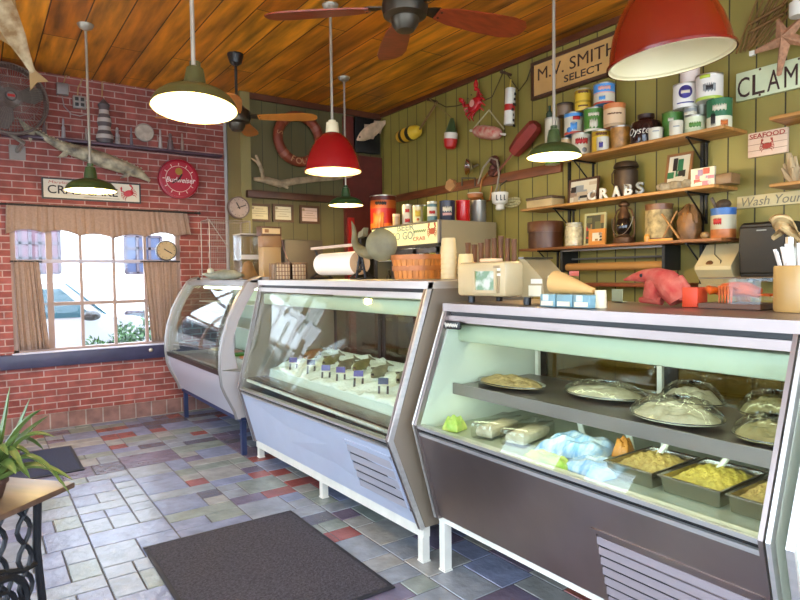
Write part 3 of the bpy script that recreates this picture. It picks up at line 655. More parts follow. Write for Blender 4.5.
qb = at(769, 184, 0, 4.18); shelf('small plank shelf with a pale coral bunch at the right edge', qb.y, 1.3, qb.z, 4.18)
qc = at(600, 283, 0, 4.2); shelf('low dark ledge behind the plush crab', 3.35, 2.42, qc.z, 4.2, m=mat('ledge_red', '7a3a1c', .5, var=.2), th=.03)
# ------------------------------------------------------------------ cans
def can(label, pl, pr, ptop, zb, X, bands, group='cans on the top shelf', lid=tin, name='can', deco=None, ptb=None, taper=1, cat='can'):
    """bands: list of (height fraction, material) from the bottom up"""
    c = at((pl+pr)/2, ptop, 0, X); r = (pr-pl)/2*mpp(c); h = c.z-zb
    t = thing(name, label, cat, T(X, c.y, zb), group)
    ms = []; prof = [(r*.97, .0)]; idx = []
    z = 0
    for f, m in bands:
        if m not in ms: ms.append(m)
        prof.append((r*(1+(taper-1)*(z/h)), z if z else .004)); prof.append((r*(1+(taper-1)*(f)), f*h)); idx += [ms.index(m)]*2; z = f*h
    b = B(); b.lathe(prof, 28, mats=idx, cap1=True); put('body', b, ms, t)
    b = B(); b.lathe([(r*1.02, h-.008), (r*1.03, h-.002), (r*1.02, h+.004), (r*.94, h+.004), (r*.94, h-.001), (0, h-.001)], 28); put('rim', b, lid, t)
    fr = atan2(-c.y, -X)   # direction towards the room
    if deco: deco(t, r, h, RZ(fr+pi/2) @ RX(pi/2))   # local frame whose z points to the viewer
    return t, r, h
def patch(m, w, y, hh, x=0, shape='rect', name='label_patch', n=12, lift=.0015):
    """curved emblem on a can"""
    def f(t, r, h, M):
        b = B(); W_ = w*r; R_ = r+lift
        if shape == 'rect': pts = [[(-W_/2+W_*i/n, y*h-hh*h/2), (-W_/2+W_*i/n, y*h+hh*h/2)] for i in range(n+1)]
        elif shape == 'disc': pts = [[(-W_/2*cos(pi*i/n), y*h-W_/2*sin(pi*i/n)), (-W_/2*cos(pi*i/n), y*h+W_/2*sin(pi*i/n))] for i in range(n+1)]
        elif shape == 'wave': pts = [[(-W_/2+W_*i/n, y*h-hh*h/2+.16*hh*h*sin(i*2.1)), (-W_/2+W_*i/n, y*h+hh*h*(.5*abs(sin(i*1.7+.8))))] for i in range(n+1)]
        def cv(px_, py_): a = px_/r+x; return M @ Vector((R_*sin(a), py_, R_*cos(a)))
        va = [[b.bm.verts.new(cv(*q)) for q in p] for p in pts]
        for i in range(n): b.face([va[i][0], va[i+1][0], va[i+1][1], va[i][1]])
        bmesh.ops.remove_doubles(b.bm, verts=b.bm.verts, dist=1e-6)
        solid(put(name, b, m, t, fixn=False), .001, 1)
    return f
def decos(*fs):
    def f(t, r, h, M):
        for g in fs: g(t, r, h, M)
    return f
def words(s, m, w, y, hh, x=0):
    def f(t, r, h, M):
        text(s, m, t, M @ T(0, y*h, 0) @ RY(x), h=hh*h, w=w*r, ext=.001, wrap=r+.002, bold=.02)
    return f
XA = 4.24
K = 'cans on the top shelf'
offw = C('off_white', 'cdc2a8'); ltan = C('light_tan', 'c7a878', var=.15); skyb = C('label_blue', '4d8fcc')
_, r, h = can('small beige patterned can half hidden behind the green lamp', 561, 572, 139, S1, XA, [(1, ltan)])
_, r, hb_ = can('white can with red script, bottom row beside the green lamp', 572, 591, 134.5, S1, XA, [(.42, offw), (1, offw)], deco=decos(patch(red, 1.3, .68, .26, shape='wave'), patch(grey, .5, .28, .2, x=.3, shape='disc')))
_, r, hc = can('yellow can on the bottom row behind a small white cup', 592, 610.5, 131.5, S1, XA, [(.08, amber), (.75, yellow), (1, C('mustard', 'b08a20'))], deco=patch(brown, 1.2, .84, .12, shape='wave'))
_, r, hd = can('amber mottled can at the right end of the left bottom row', 611, 630, 127.5, S1, XA, [(1, amber)])
can('small white cup with blue mark in front of the yellow can', 597, 608.5, 138, S1, 4.135, [(1, offw)], name='cup', cat='cup', deco=patch(purple, .7, .45, .5, x=-.3, shape='wave'), lid=offw, group='small white cups on the top shelf', taper=1.06)
can('small white cup in front of the dark oysters jug', 649, 662.5, 129, S1, 4.135, [(1, offw)], name='cup', cat='cup', lid=offw, deco=patch(grey, .9, .7, .1), group='small white cups on the top shelf', taper=1.06)
can('small cream cup in front of the plain green can', 670, 682.5, 122, S1, 4.135, [(1, offw)], name='cup', cat='cup', lid=offw, deco=patch(grey, .9, .6, .08), group='small white cups on the top shelf', taper=1.06)
zz2 = S1+max(hb_, hc, hd)+.006
_, r, hg = can('white can with blue fish shape and red band, second row', 564.5, 583, 114, S1+hb_+.006, XA, [(.12, C('can_red', 'b03a22')), (.8, offw), (1, skyb)], deco=decos(patch(red, .8, .72, .17, x=.3), patch(skyb, .7, .38, .4, shape='wave'), patch(skyb, .55, .2, .2, x=-.5, shape='disc')))
_, r, hh_ = can('green can with white fish drawing in the second row', 584, 603.5, 109.5, S1+hc+.006, XA, [(.1, offw), (1, green)], deco=decos(patch(offw, 1.1, .72, .16, shape='wave'), patch(offw, .8, .34, .4, shape='wave', n=7)))
_, r, hi = can('tall cream can with an orange lid in the second row', 604, 625, 105.5, S1+hd+.006, XA, [(.14, tan), (.8, peach), (1, C('lid_orange', 'c8743c'))], lid=C('lid_orange', 'c8743c'), deco=patch(brown, 1.3, .56, .07, shape='wave'))
can('brown tin with dark lid on the top row at the far left', 557, 573, 104.5, S1+hb_+hg+.014, 4.26, [(.8, C('umber', '7a6248')), (1, C('umber_dark', '5a4634'))], lid=dark)
can('bright yellow can at the top of the pyramid', 575, 591, 90.5, S1+hc+hh_+.012, XA, [(.36, yellow), (.46, C('mustard', '')), (.8, yellow), (1, C('mustard', ''))], deco=decos(patch(brown, 1.3, .86, .13, shape='wave'), patch(brown, 1.2, .2, .07)))
can('blue and white can with pink lettering at the top of the pyramid', 594, 614.5, 85, max(S1+hd+hi, S1+hc+hh_)+.014, XA, [(.1, C('can_red', '')), (.5, offw), (.56, pink), (1, skyb)], deco=decos(patch(pink, 1.2, .76, .2, shape='wave'), patch(skyb, .6, .28, .2, x=-.2, shape='wave')))
# behind the lamp rod
_, r, hw = can('white and green can behind the lamp rod at the shelf end', 545, 560, 119, S1, 4.26, [(.3, green), (1, offw)], deco=patch(green, .6, .6, .4, shape='wave'))
b = B(); p = at(549.5, 106, 0, 4.26); zb = S1+hw+.006; b.lathe([(.028, 0), (.03, .01), (.03, .05), (.012, .075), (.012, p.z-zb), (0, p.z-zb)], 18); single('bottle', b, mat('bottle_glass', '3a4a38', .15), 'small dark bottle standing on the can behind the lamp rod', 'bottle', (4.26, p.y, zb))
# right half of the shelf
can('plain lime green can with a check mark on the shelf', 663, 683, 113.5, S1, 4.26, [(1, green)], lid=C('olive_lid', '5a6a2c'), deco=patch(offw, .5, .72, .14, x=-.2, shape='wave'))
_, r, hl = can('low pale green can under the grey tin', 685, 705, 117, S1, 4.23, [(.3, C('pale_green', 'b8bd96')), (1, C('pale_green2', 'cfd0ac'))], deco=patch(green, 1.1, .5, .3, shape='wave'))
_, r, hs = can('small grey tin with white marks stacked on the pale green can', 684.5, 696.5, 108, S1+hl+.005, 4.19, [(.4, offw), (1, grey)], deco=patch(offw, 1.2, .35, .3, shape='wave'))
can('small dull silver tin stacked beside the grey tin', 697, 707, 105, S1+hl+.005, 4.27, [(1, C('dull_silver', '9a9684', metal=.4))])
_, r, hp = can('large green can with white label at the right end of the shelf', 708, 731, 101, S1, XA, [(.42, C('label_cream', 'dcd6b8')), (1, dgreen)], lid=dgreen, deco=decos(patch(offw, 1.1, .72, .22, shape='wave'), patch(orange, .6, .2, .22, x=.4, shape='wave'), patch(dark, .4, .36, .4, x=-.5, shape='wave')))
_, r, hq = can('big white can with a violet round emblem', 674, 697, 85.5, S1+hl+hs+.012, 4.22, [(1, C('white_label', 'dcd3c6'))], deco=decos(patch(purple, 1.1, .62, .5, shape='disc', n=20), patch(offw, .7, .62, .12, lift=.003), patch(purple, 1.4, .18, .05)))
can('big white can with lime band and grey oyster drawing', 697, 722, 76.5, S1+hp+.007, 4.22, [(.12, lime), (.82, C('white_label', '')), (1, C('white_label', ''))], deco=decos(patch(lime, .8, .9, .14, x=-.35), patch(grey, .9, .48, .34, shape='wave'), patch(dark, .5, .46, .2, shape='wave', lift=.003)))
can('pale pinkish can mostly hidden behind the big red lamp', 681, 699, 66, S1+hl+hs+hq+.02, 4.24, [(1, C('pale_pink', 'd6c2b4'))])
# jug with script
p = at(646, 115, 0, 4.24); r = 15*mpp(p); h = p.z-S1
t = thing('jug', 'dark brown glass jug with white script reading oysters', 'jug', T(4.24, p.y, S1))
b = B(); b.lathe([(r*.96, 0), (r, .01), (r, h*.62), (r*.9, h*.74), (r*.5, h*.82), (r*.46, h*.86)], 32); put('body', b, mat('jug_glass', '2e1812', .12), t)
b = B(); b.lathe([(r*.5, h*.86), (r*.54, h*.88), (r*.54, h), (0, h)], 24); put('cap', b, mat('jug_cap', '38221a', .4), t)
b = B(); fr = atan2(-p.y, -4.24); M = RZ(fr+pi/2) @ RX(pi/2)
text('Oysters', white, t, M @ T(0, h*.38, 0) @ RY(-.25), h=h*.30, w=r*2.1, wrap=r+.003, shear=.3, ext=.001)
# ------------------------------------------------------------------ middle shelf
def frame(label, pl, pr, ptop, zb, X, art, m, lean=.15, yaw=0, wd=.018, name='framed_picture', mount=None, cat='framed picture'):
    c = at((pl+pr)/2, ptop, 0, X); w = abs(at(pl, ptop, 0, X).y-at(pr, ptop, 0, X).y); h = c.z-zb
    t = thing(name, label, cat, T(X, c.y, zb) @ RZ(yaw) @ RW @ RX(-lean))
    b = B(); e = wd
    for q in ((-w/2, w/2, 0, e), (-w/2, w/2, h-e, h), (-w/2, -w/2+e, e, h-e), (w/2-e, w/2, e, h-e)): b.box(*q, 0, .016)
    put('frame', b, m, t)
    b = B(); b.box(-w/2+e, w/2-e, e, h-e, .0, .008); pc = put('picture', b, mount or offw, t)
    art(t, w-2*e, h-2*e, T(0, h/2, .009))
    return t
def blobs(seed, cols, n, s0, s1):
    def f(t, w, h, M):
        rr = random.Random(seed); b = B()
        for k in range(n):
            x, y = rr.uniform(-.4, .4)*w, rr.uniform(-.4, .4)*h; a, c_ = rr.uniform(s0, s1)*w, rr.uniform(s0, s1)*h
            x0, x1 = max(-w/2, x-a), min(w/2, x+a); y0, y1 = max(-h/2, y-c_), min(h/2, y+c_); z = .0004*k
            b.m(k % len(cols)).poly([M @ Vector(q) for q in ((x0, y0, z), (x1, y0, z), (x1, y1, z), (x0, y1, z))])
        put('image', b, cols, t, fixn=False)
    return f
frame('framed old group photograph on the middle shelf left of the letters', 568, 598, 178, S2, 4.27, blobs(4, [grey, C('sepia', '8a7460'), dark, C('sepia_light', 'b8a488'), offw], 14, .06, .2), darkwood, lean=.12, yaw=.0)
frame('wood-framed photograph of two figures leaning on the middle shelf', 664, 690, 152, S2, 4.29, blobs(9, [dgreen, offw, C('sepia_light', ''), dark, offw], 12, .08, .2), C('frame_oak', '8a5a30', var=.2), lean=.2)
for ch, x0, x1, y0, X_ in (('C', 588, 597, 190, 4.125), ('R', 600, 609.5, 188, 4.125), ('A', 613, 621.5, 186, 4.125), ('B', 625, 633.5, 184, 4.125), ('S', 636.5, 645, 182, 4.125)):
    c = at((x0+x1)/2, y0, 0, X_); hh = c.z-S2; w = (x1-x0)*mpp(c)*1.02
    lb = {'C': 'white block letter C at the left of the shelf word', 'R': 'white block letter R on the middle shelf', 'A': 'white block letter A on the middle shelf', 'B': 'white block letter B on the middle shelf', 'S': 'grey block letter S at the right of the shelf word'}[ch]
    tagp(text(ch, white if ch != 'S' else grey, None, T(X_, c.y, S2+hh/2) @ RW, h=hh, w=w, ext=.02, bold=.03, name='letter'), lb, 'letter', 'letters on the middle shelf')
t = thing('old_book', 'old cream cigar-box sized book with worn brown top', 'book', T(4.22, at(545, 200, 0, 4.22).y, S2)); w = 36*mpp((4.22, 3.5, 2))
b = B(); b.box(-.08, .08, -w/2*.95, w/2*.95, .0, .07, bev=.004); put('pages', b, C('old_cream', 'b39a6c', var=.15), t); b = B(); b.box(-.085, .085, -w/2, w/2, .07, .095, bev=.006); put('cover', b, C('worn_brown', '5a4632', var=.4, vs=20), t)
# cast canister
p = at(626, 161, 0, 4.27); r = 11.5*mpp(p); h = p.z-S2
t = thing('milk_can', 'dark metal canister with a lid standing behind the white letters', 'canister', T(4.27, p.y, S2)); iron = C('old_iron', '4a3826', .5, metal=.6, var=.3)
b = B(); b.lathe([(r*.9, 0), (r*.92, .01), (r, .02), (r, h*.72), (r*.8, h*.80)], 28); put('body', b, iron, t)
b = B(); b.lathe([(r*.8, h*.80), (r*1.05, h*.82), (r*1.05, h*.86), (r*.9, h*.95), (r*.3, h), (0, h)], 28); put('lid', b, iron, t)
b = B(); b.tube([(-.02, r*1.0, h*.8), (-.02, r*1.25, h*.7), (-.02, r*1.25, h*.45), (-.02, r*1.02, h*.38)], .006, 8); put('handle', b, iron, t)
# driftwood, card, block
p0, p1 = at(657, 186, 0, 4.16), at(694, 177, 0, 4.16); b = B(); pts = [(4.16+.01*sin(i*2), p0.y+(p1.y-p0.y)*i/10, S2+.034+.004*sin(i*1.7)) for i in range(11)]
b.tube(pts, [.020, .028, .033, .031, .033, .030, .032, .028, .031, .027, .02], 10)
lg = single('driftwood', b, C('driftwood', '8f8064', .8, var=.25, vs=30), 'pale weathered driftwood log lying before the leaning photograph', 'driftwood')
p = at(704, 168, 0, 4.16); b = B(); w = 24*mpp(p); h = p.z-S2; b.box(-w/2, w/2, 0, h, -.01, .01)
t = single('postcard_box', b, offw, 'small pale card with pink and red patches on the middle shelf', 'card', T(4.15, p.y, S2) @ RW)
blobs(3, [C('card_pink', 'b8586a'), offw, red, C('card_lilac', '8a6a8a'), C('card_rose', 'd8a8a8')], 12, .05, .17)(t, w, h, T(0, h/2, .011))
p = at(726, 170, 0, 4.2); b = B(); w = 18*mpp(p); b.box(4.15, 4.27, p.y-w/2, p.y+w/2, S2, S2+.07, bev=.004); single('wood_block', b, C('block_brown', '7a5a38', var=.3), 'brown wooden block at the right end of the middle shelf', 'wood block')
# pale shells at the left end of the middle shelf
b = B(); rr = random.Random(2)
for k in range(5):
    c = Vector((4.2+rr.uniform(-.04, .04), at(512, 205, 0, 4.2).y+rr.uniform(-.07, .07), S2+.03))
p = at(512, 205, 0, XR-.02); b.tube([(XR-.02-.012*(i % 2), p.y+.11*cos(a), p.z+.035*sin(a)+.004*a) for i, a in enumerate([i*.5 for i in range(26)])], .011, 8)
single('rope_coil', b, C('pale_rope', 'b5a878', .9, var=.3, vs=60), 'small pale coil of rope on the wall at the left end of the middle shelf', 'rope')
# ------------------------------------------------------------------ lower shelf
K3 = None
p = at(544, 222, 0, 4.22); r = 17.5*mpp(p); h = p.z-S3
t = thing('wooden_box', 'round dark bentwood box with lid at the left of the lower shelf', 'box', T(4.24, p.y, S3)); bw = C('bentwood', '4a2814', .45, var=.25, vs=4)
b = B(); b.lathe([(r*.97, 0), (r*.97, h*.6)], 36); put('body', b, bw, t); b = B(); b.lathe([(r*1.02, h*.6), (r*1.02, h*.98), (r, h), (0, h)], 36); put('lid', b, C('bentwood_lid', '552e16', .45, var=.25), t)
p = at(574, 223, 0, 4.2); r = 8.8*mpp(p); h = p.z-S3
t = thing('jar', 'squat pale glass jar with twine beside the framed print', 'jar', T(4.2, p.y, S3)); b = B(); b.lathe([(r*.9, 0), (r, .01), (r, h*.78), (r*.86, h*.86), (r*.86, h*.94)], 28); put('body', b, C('frosted', 'b2a684', .25, var=.35, vs=25), t)
b = B(); b.lathe([(r*.95, h*.78), (r*.95, h*.86), (r*.9, h*.87)], 28, cap0=False, cap1=False); b.lathe([(r*.92, h*.94), (r*.92, h), (0, h)], 28); put('lid', b, C('jar_lid', '9a9078', metal=.5), t)
frame('green-edged framed print with a red fish on the lower shelf', 584.5, 606, 213, S3, 4.22, blobs(12, [C('deep_olive', '3c3a24'), red, C('olive_mid', '5c5a34'), C('print_tan', '8a6a3a')], 9, .08, .25), C('sage_frame', 'a8a070'), lean=.06, mount=C('deep_olive', ''))
frame('small orange framed picture in front of the green-edged print', 589.5, 606, 229, S3, 4.14, blobs(15, [C('sepia', ''), dark, C('print_tan', ''), offw], 9, .08, .2), C('orange_frame', 'c07a2c', var=.15), lean=.05, wd=.03)
# lantern
p = at(624, 201, 0, 4.21); h = p.z-S3; s = h/.36
t = thing('lantern', 'rusty kerosene lantern with a glass globe on the lower shelf', 'lantern', T(4.21, p.y, S3) @ Matrix.Scale(s, 4))
rust = C('lantern_rust', '5a3c24', .5, metal=.6, var=.4, vs=12)
b = B(); b.lathe([(.085, 0), (.09, .01), (.085, .05), (.05, .065), (.045, .08)], 28); put('fuel_tank', b, rust, t)
b = B(); b.lathe([(.045, .08), (.062, .11), (.066, .15), (.055, .20), (.042, .215)], 28); put('globe', b, mat('globe_glass', '1c1410', .06), t)
b = B(); b.lathe([(.048, .21), (.055, .22), (.05, .25), (.036, .27), (.03, .31), (.045, .32), (.045, .335), (.02, .36), (0, .36)], 28); put('chimney', b, rust, t)
for sg in (-1, 1): b = B(); b.tube([(0, sg*.07, .04), (0, sg*.10, .08), (0, sg*.098, .2), (0, sg*.07, .28), (0, sg*.035, .30)], .007, 8); put('side_tube', b, rust, t)
b = B(); b.tube([(-.04*sin(pi*i/12)-.02, .10*cos(pi*i/12), .22-.15*sin(pi*i/12)) for i in range(13)], .003, 6); put('bail', b, tin, t)
can('worn tan paint can with flaking label behind crossed sticks', 646, 672, 205, S3, 4.24, [(.1, brown), (.85, C('flaking', 'a08a5c', .7, var=.5, vs=22)), (1, brown)], group=None, lid=brown)
sticks = B(); a, c, d_, e_ = at(662, 214, 0, 4.12), at(679, 241, 0, 4.12), at(677, 211, 0, 4.14), at(658, 240, 0, 4.13)
sticks.tube([a, (4.12, c.y, S3+.012)], .008, 8); single('stick', sticks, C('bare_wood', 'a0703c'), 'thin wooden stick leaning down to the right before the worn can', 'stick')
b = B(); b.tube([d_, (4.145, at(662, 240, 0, 4.145).y, S3+.012)], .007, 8); single('stick', b, C('bare_wood', ''), 'thin wooden stick leaning down to the left across the other stick', 'stick')
p = at(650, 236, 0, 4.13); b = B(); b.lathe([(.02, 0), (.022, .04), (.012, .055), (0, .056)], 16, T(4.115, p.y+.015, S3)); b.box(4.105, 4.12, p.y-.19, p.y+.012, S3, S3+.018, bev=.003)
single('wood_mallet', b, C('mallet_orange', 'c98a3c', var=.2), 'small orange wooden mallet lying at the foot of the worn can', 'mallet')
p = at(689, 206, 0, 4.22); r = 11*mpp(p); h = p.z-S3; b = B(); b.lathe([(r*.85, 0), (r, h*.2), (r*1.02, h*.5), (r*.85, h*.75), (r*.4, h*.95), (0, h)], 24)
for i, v in enumerate(b.bm.verts): v.co *= 1+.09*sin(9*atan2(v.co.y, v.co.x)+v.co.z*30)
single('conch_shell', b, C('shell_brown', '7a5228', .5, var=.5, vs=12), 'large ribbed brown shell right of the crossed sticks', 'shell', (4.22, p.y, S3))
p = at(705, 229, 0, 4.18); b = B(); b.ball((0, 0, .026), (.028, .032, .026), 14); single('clam_shell', b, C('shell_tan', '9a7a4c', var=.4, vs=30), 'small tan clam shell beside the blue-rimmed can', 'shell', (4.18, p.y, S3))
t, r, h = can('large open can with blue rim, white middle and orange base', 712, 735, 209, S3, 4.22, [(.30, C('can_orange', 'b86a34', var=.3, vs=14)), (.78, C('can_ivory', 'b5a888', var=.12)), (1, C('can_blue', '2f5f9a'))], group=None, lid=C('can_blue', ''), deco=patch(red, .7, .58, .22, x=-.5, shape='wave'))
b = B(); b.ball((.0, .0, 0), (.045, .05, .035), 12); b.tube([(-.01, .045, -.02), (-.02, .075, .05)], .012, 8)
single('oyster_tools', b, C('dark_tools', '4a3a2a', .6, var=.4, vs=18), 'dark shell and stub sticking out of the blue-rimmed can', 'shell', (4.22, t.location.y, S3+h+.033))
# paper roll rack under the lower shelf
t = thing('paper_rack', 'long black paper-roll rack with brown roll under the lower shelf', 'paper rack', T(4.25, 3.1, 1.65)); O = t.matrix_basis.inverted()
ya, yb = at(565, 265, 0, 4.25).y, at(667, 265, 0, 4.25).y
b = B(); b.box(4.20, 4.23, yb, ya, 1.735, 1.75, M=O); put('cutter_bar', b, greytrim, t)
for y in (ya, yb): b = B(); b.box(4.2, XR, y-.012, y+.012, 1.56, 1.75, M=O); put('side_bracket', b, black, t)
b = B(); b.tube([O @ Vector((4.27, yb+.012, 1.60)), O @ Vector((4.27, ya-.012, 1.60))], .033, 20); put('roll', b, C('roll_kraft', 'a8763c', .6), t)
b = B(); b.tube([O @ Vector((4.33, yb+.012, 1.67)), O @ Vector((4.33, ya-.012, 1.67))], .008, 8); put('rod', b, greytrim, t)
# ================================================================== SIGNS ON THE RIGHT WALL
def sign(name, label, tl, br, m, X=XR-.03, th=.025, edge=None, skew=None):
    a, c = at(*tl, 0, X), at(*br, 0, X); w, h = a.y-c.y, a.z-c.z
    t = thing(name, label, 'sign', T(X, (a.y+c.y)/2, (a.z+c.z)/2) @ RW)
    b = B(); b.box(-w/2, w/2, -h/2, h/2, X-XR, 0, bev=.003); put('board', b, m, t)
    if edge:
        b = B(); e = .022
        for q in ((-w/2-e, w/2+e, -h/2-e, -h/2), (-w/2-e, w/2+e, h/2, h/2+e), (-w/2-e, -w/2, -h/2, h/2), (w/2, w/2+e, -h/2, h/2)): b.box(*q, X-XR, .012)
        put('border', b, edge, t)
    return t, w, h
a = at(534, 66, 0, XR-.03); zt, zb = a.z, at(534, 97, 0, XR-.03).z; yr = 2.78; h = zt-zb; w = a.y-yr
t = thing('sign', 'long honey wooden sign lettered M.V. Smith Select in a dark frame', 'sign', T(XR-.03, (a.y+yr)/2, (zt+zb)/2) @ RW)
b = B(); b.box(-w/2, w/2, -h/2, h/2, -.03, 0); put('board', b, C('sign_honey', 'c79a5c', .5, var=.15, vs=3), t)
b = B(); e = .03
for q in ((-w/2-e, w/2+e, -h/2-e, -h/2), (-w/2-e, w/2+e, h/2, h/2+e), (-w/2-e, -w/2, -h/2, h/2), (w/2, w/2+e, -h/2, h/2)): b.box(*q, -.03, .015)
put('border', b, darkwood, t)
ltr = C('letter_dark', '3a1f16')
xq = lambda px_, py_: -(at(px_, py_, 0, XR-.03).y-(a.y+yr)/2)
x0, x1 = xq(538, 70), xq(617, 50); text('M.V. SMITH', ltr, t, T((x0+x1)/2, h*.16, .001), h=h*.38, w=x1-x0)
x0, x1 = xq(564, 78), xq(602, 72); text('SELECT', ltr, t, T((x0+x1)/2, -h*.26, .001), h=h*.22, w=x1-x0, bold=.01)
t, w, h = sign('sign', 'pale green board hand painted CLAMS in brown at upper right', (736, 74), (822, 82), C('mint_board', 'c8cda4', .6, var=.08))
for ch, x in zip('CLAMS', (-.40, -.215, -.035, .165, .37)): text(ch, ltr, t, T(x*w, -.01, .001), h=h*.70, w=w*.15, name='letter')
b = B()
for x, y in ((-w*.2, h*.44), (w*.25, h*.44), (-w*.2, -h*.44)): b = B(); b.lathe([(.008, 0), (.006, .004), (0, .005)], 10, T(x, y, 0)); put('nail', b, rust, t)
t, w, h = sign('sign', 'small weathered square sign with red SEAFOOD lettering and red crab', (748, 134), (787, 152), C('sign_rose', 'd3b49a', .7, var=.12), th=.02)
sr = C('sign_red', 'a03426', .6); text('SEAFOOD', sr, t, T(0, h*.34, .001), h=h*.19, w=w*.9, bold=.012)
def crab(M, s, m, t, name='crab_motif', legs=4, th=.002):
    b = B(); b.lathe([(0, 0), (.5*s, 0), (.47*s, th), (0, th*1.4)], 24, M @ Matrix.Diagonal((1, .66, 1, 1)))
    for sg in (-1, 1):
        for k in range(legs):
            a_ = radians(-55+28*k); p0 = Vector((sg*.42*s*cos(a_), .26*s*sin(a_), th)); p1 = Vector((sg*(.55+.18)*s*cos(a_*.8), .5*s*sin(a_)-.02*s, th)); p2 = p1+Vector((sg*.05*s, -.22*s, 0))
            b.tube([M @ p for p in (p0, p1, p2)], [.05*s, .04*s, .015*s], 5)
        b.tube([M @ Vector(q) for q in ((sg*.35*s, .22*s, th), (sg*.6*s, .42*s, th), (sg*.5*s, .66*s, th))], [.06*s, .07*s, .09*s], 6)
        b.prism([(sg*.42*s, .62*s), (sg*.60*s, .60*s), (sg*.60*s, .86*s), (sg*.52*s, .72*s), (sg*.44*s, .9*s), (sg*.38*s, .74*s)], 0, th*2, M)
    return put(name, b, m, t)
crab(T(0, -h*.12, .001), h*.36, sr, t)
b = B()
for k in range(1, 4): b.box(-w/2, w/2, -h/2+h*k/4-.002, -h/2+h*k/4+.002, .0, .0012)
put('plank_joint', b, C('joint', '9a7a64'), t)
t, w, h = sign('sign', 'narrow pale board reading Wash Your Clams above the black dispenser', (737, 197), (850, 198.5), C('sign_bone', 'c2b184', .7, var=.1), X=XR-.02)
text('Wash Your Clams', C('grey_ink', '6a6450'), t, T(.0, 0, .001), h=h*.72, w=w*.9, shear=.25)
# ================================================================== BUOYS AND GEAR ON THE RIGHT WALL
XG = XR-.10
def R2(px_, py_, X=XG): return at(px_, py_, 0, X)
def buoy(label, p0, p1, r, bands, group='wall buoys', prof=None, rope=None, cat='buoy', stick=None):
    """spindle from p0 (top) to p1 (bottom)"""
    t = thing('buoy', label, cat, align(p0, p1), group); L = (Vector(p1)-Vector(p0)).length
    prof = prof or [(0, .0), (.45, .02), (.8, .12), (1, .3), (1, .7), (.8, .9), (.4, .98), (0, 1)]
    ms = []; pr = []; idx = []
    # split the profile at band edges
    edges = sorted({z for _, z in prof} | {z for z, _ in bands})
    def rad(z):
        for (ra, za), (rb, zb_) in zip(prof, prof[1:]):
            if za <= z <= zb_: return ra+(rb-ra)*((z-za)/(zb_-za) if zb_ > za else 0)
        return 0
    for z in edges:
        pr.append((rad(z)*r, z*L))
    for z0, z1 in zip(edges, edges[1:]):
        m = [m for f, m in bands if f >= z1-1e-6][0]
        if m not in ms: ms.append(m)
        idx.append(ms.index(m))
    b = B(); b.lathe(pr, 24, mats=idx); put('float', b, ms, t)
    return t, L
def cord(label, pts, m, r=.006, name='rope', cat='rope', group=None):
    b = B(); b.tube(pts, r, 6); return single(name, b, m, label, cat, group=group)
ropem = C('rope', '8a7448', .9, var=.3, vs=60)
t, L = buoy('yellow buoy with a black band at the far left of the olive wall', R2(420, 130), R2(398, 138), .085, [(.30, yellow), (.45, black), (.62, C('buoy_yellow', 'd8a428')), (.75, black), (1, yellow)])
b = B(); q = t.matrix_basis.inverted(); b.tube([(0, 0, .02), q @ at(437, 102, 0, XR-.09)], .012, 8)
put('stick', b, C('stick_brown', '7a5a34'), t)
t, L = buoy('green, white and red buoy hanging below the red crab', R2(452, 118), R2(450, 149), .075, [(.48, C('buoy_green', '3a4a2c')), (.68, white), (1, C('buoy_red', 'b8241e'))], prof=[(0, 0), (.25, .01), (.4, .12), (.85, .45), (1, .5), (1, .75), (.85, .93), (.5, 1), (0, 1.0)])
pegs = {}
for i, (x, y) in enumerate(((437, 102), (511, 75))):
    c = at(x, y, 0, XR); b = B(); b.tube([c, c+Vector((-.13, 0, .01))], .014, 8); b.ball(c+Vector((-.13, 0, .01)), .02, 10)
    single('wall_peg', b, darkwood, ['dark wall peg holding ropes above the green and red buoy', 'dark wall peg holding the white and red buoy'][i], 'peg'); pegs[i] = c+Vector((-.10, 0, .02))
cord('rope running from the left peg down to the green and red buoy', [pegs[0]+Vector((-.015, 0, 0)), R2(452, 118)], ropem)
cord('rope sagging from the left peg behind the red crab', [pegs[0], R2(446, 107, XR-.05), R2(456, 106, XR-.03), R2(464, 104, XR-.008)], C('rope_dark', '4a3c24', .9))
cord('rope strung from the right peg down toward the red crab', [pegs[1], R2(492, 97, XR-.06), R2(485, 100, XR-.03)], C('rope_dark', ''))
cord('rope strung from the right peg to the corner of the long wooden sign', [pegs[1]+Vector((.02, 0, 0)), R2(519, 91, XR-.04), R2(527, 80, XR-.04), R2(531, 68, XR-.04)], C('rope_dark', ''))
t, L = buoy('slim white block buoy with a red band and dark marks', R2(510.5, 88), R2(509, 125), .06, [(.45, white), (.62, C('buoy_red', '')), (1, white)], prof=[(0, 0), (.7, .004), (.8, .02), (.85, .5), (.85, .98), (.7, 1), (0, 1)])
b = B(); rr = random.Random(4)
for k in range(7): b.box(-.018+rr.uniform(-.02, .02), .0+rr.uniform(-.02, .02)+.014, -.054, -.05, .05+.05*k, .075+.05*k)
put('marks', b, dark, t)
b = B(); b.tube([(0, 0, -.08), (.01, 0, 0)], .008, 6); put('lanyard', b, C('lanyard', 'b89a34'), t)
t, L = buoy('speckled red and white torpedo buoy lying level under the red crab', R2(474, 131), R2(501, 134), .068, [(1, mat('speckle', 'b83a2c', .6, c2='c8a890', vs=16))])
b = B(); b.tube([(0, 0, -.06), (0, 0, L+.06)], .012, 8); put('stick', b, white, t)
cord('white cord slanting left from the crab to the speckled buoy', [R2(489, 110, XR-.09), R2(474, 128)], C('white_cord', 'b5aa84'), .007)
cord('white cord slanting right from the crab past the speckled buoy', [R2(489, 110, XR-.085), R2(504, 129)], C('white_cord', ''), .007)
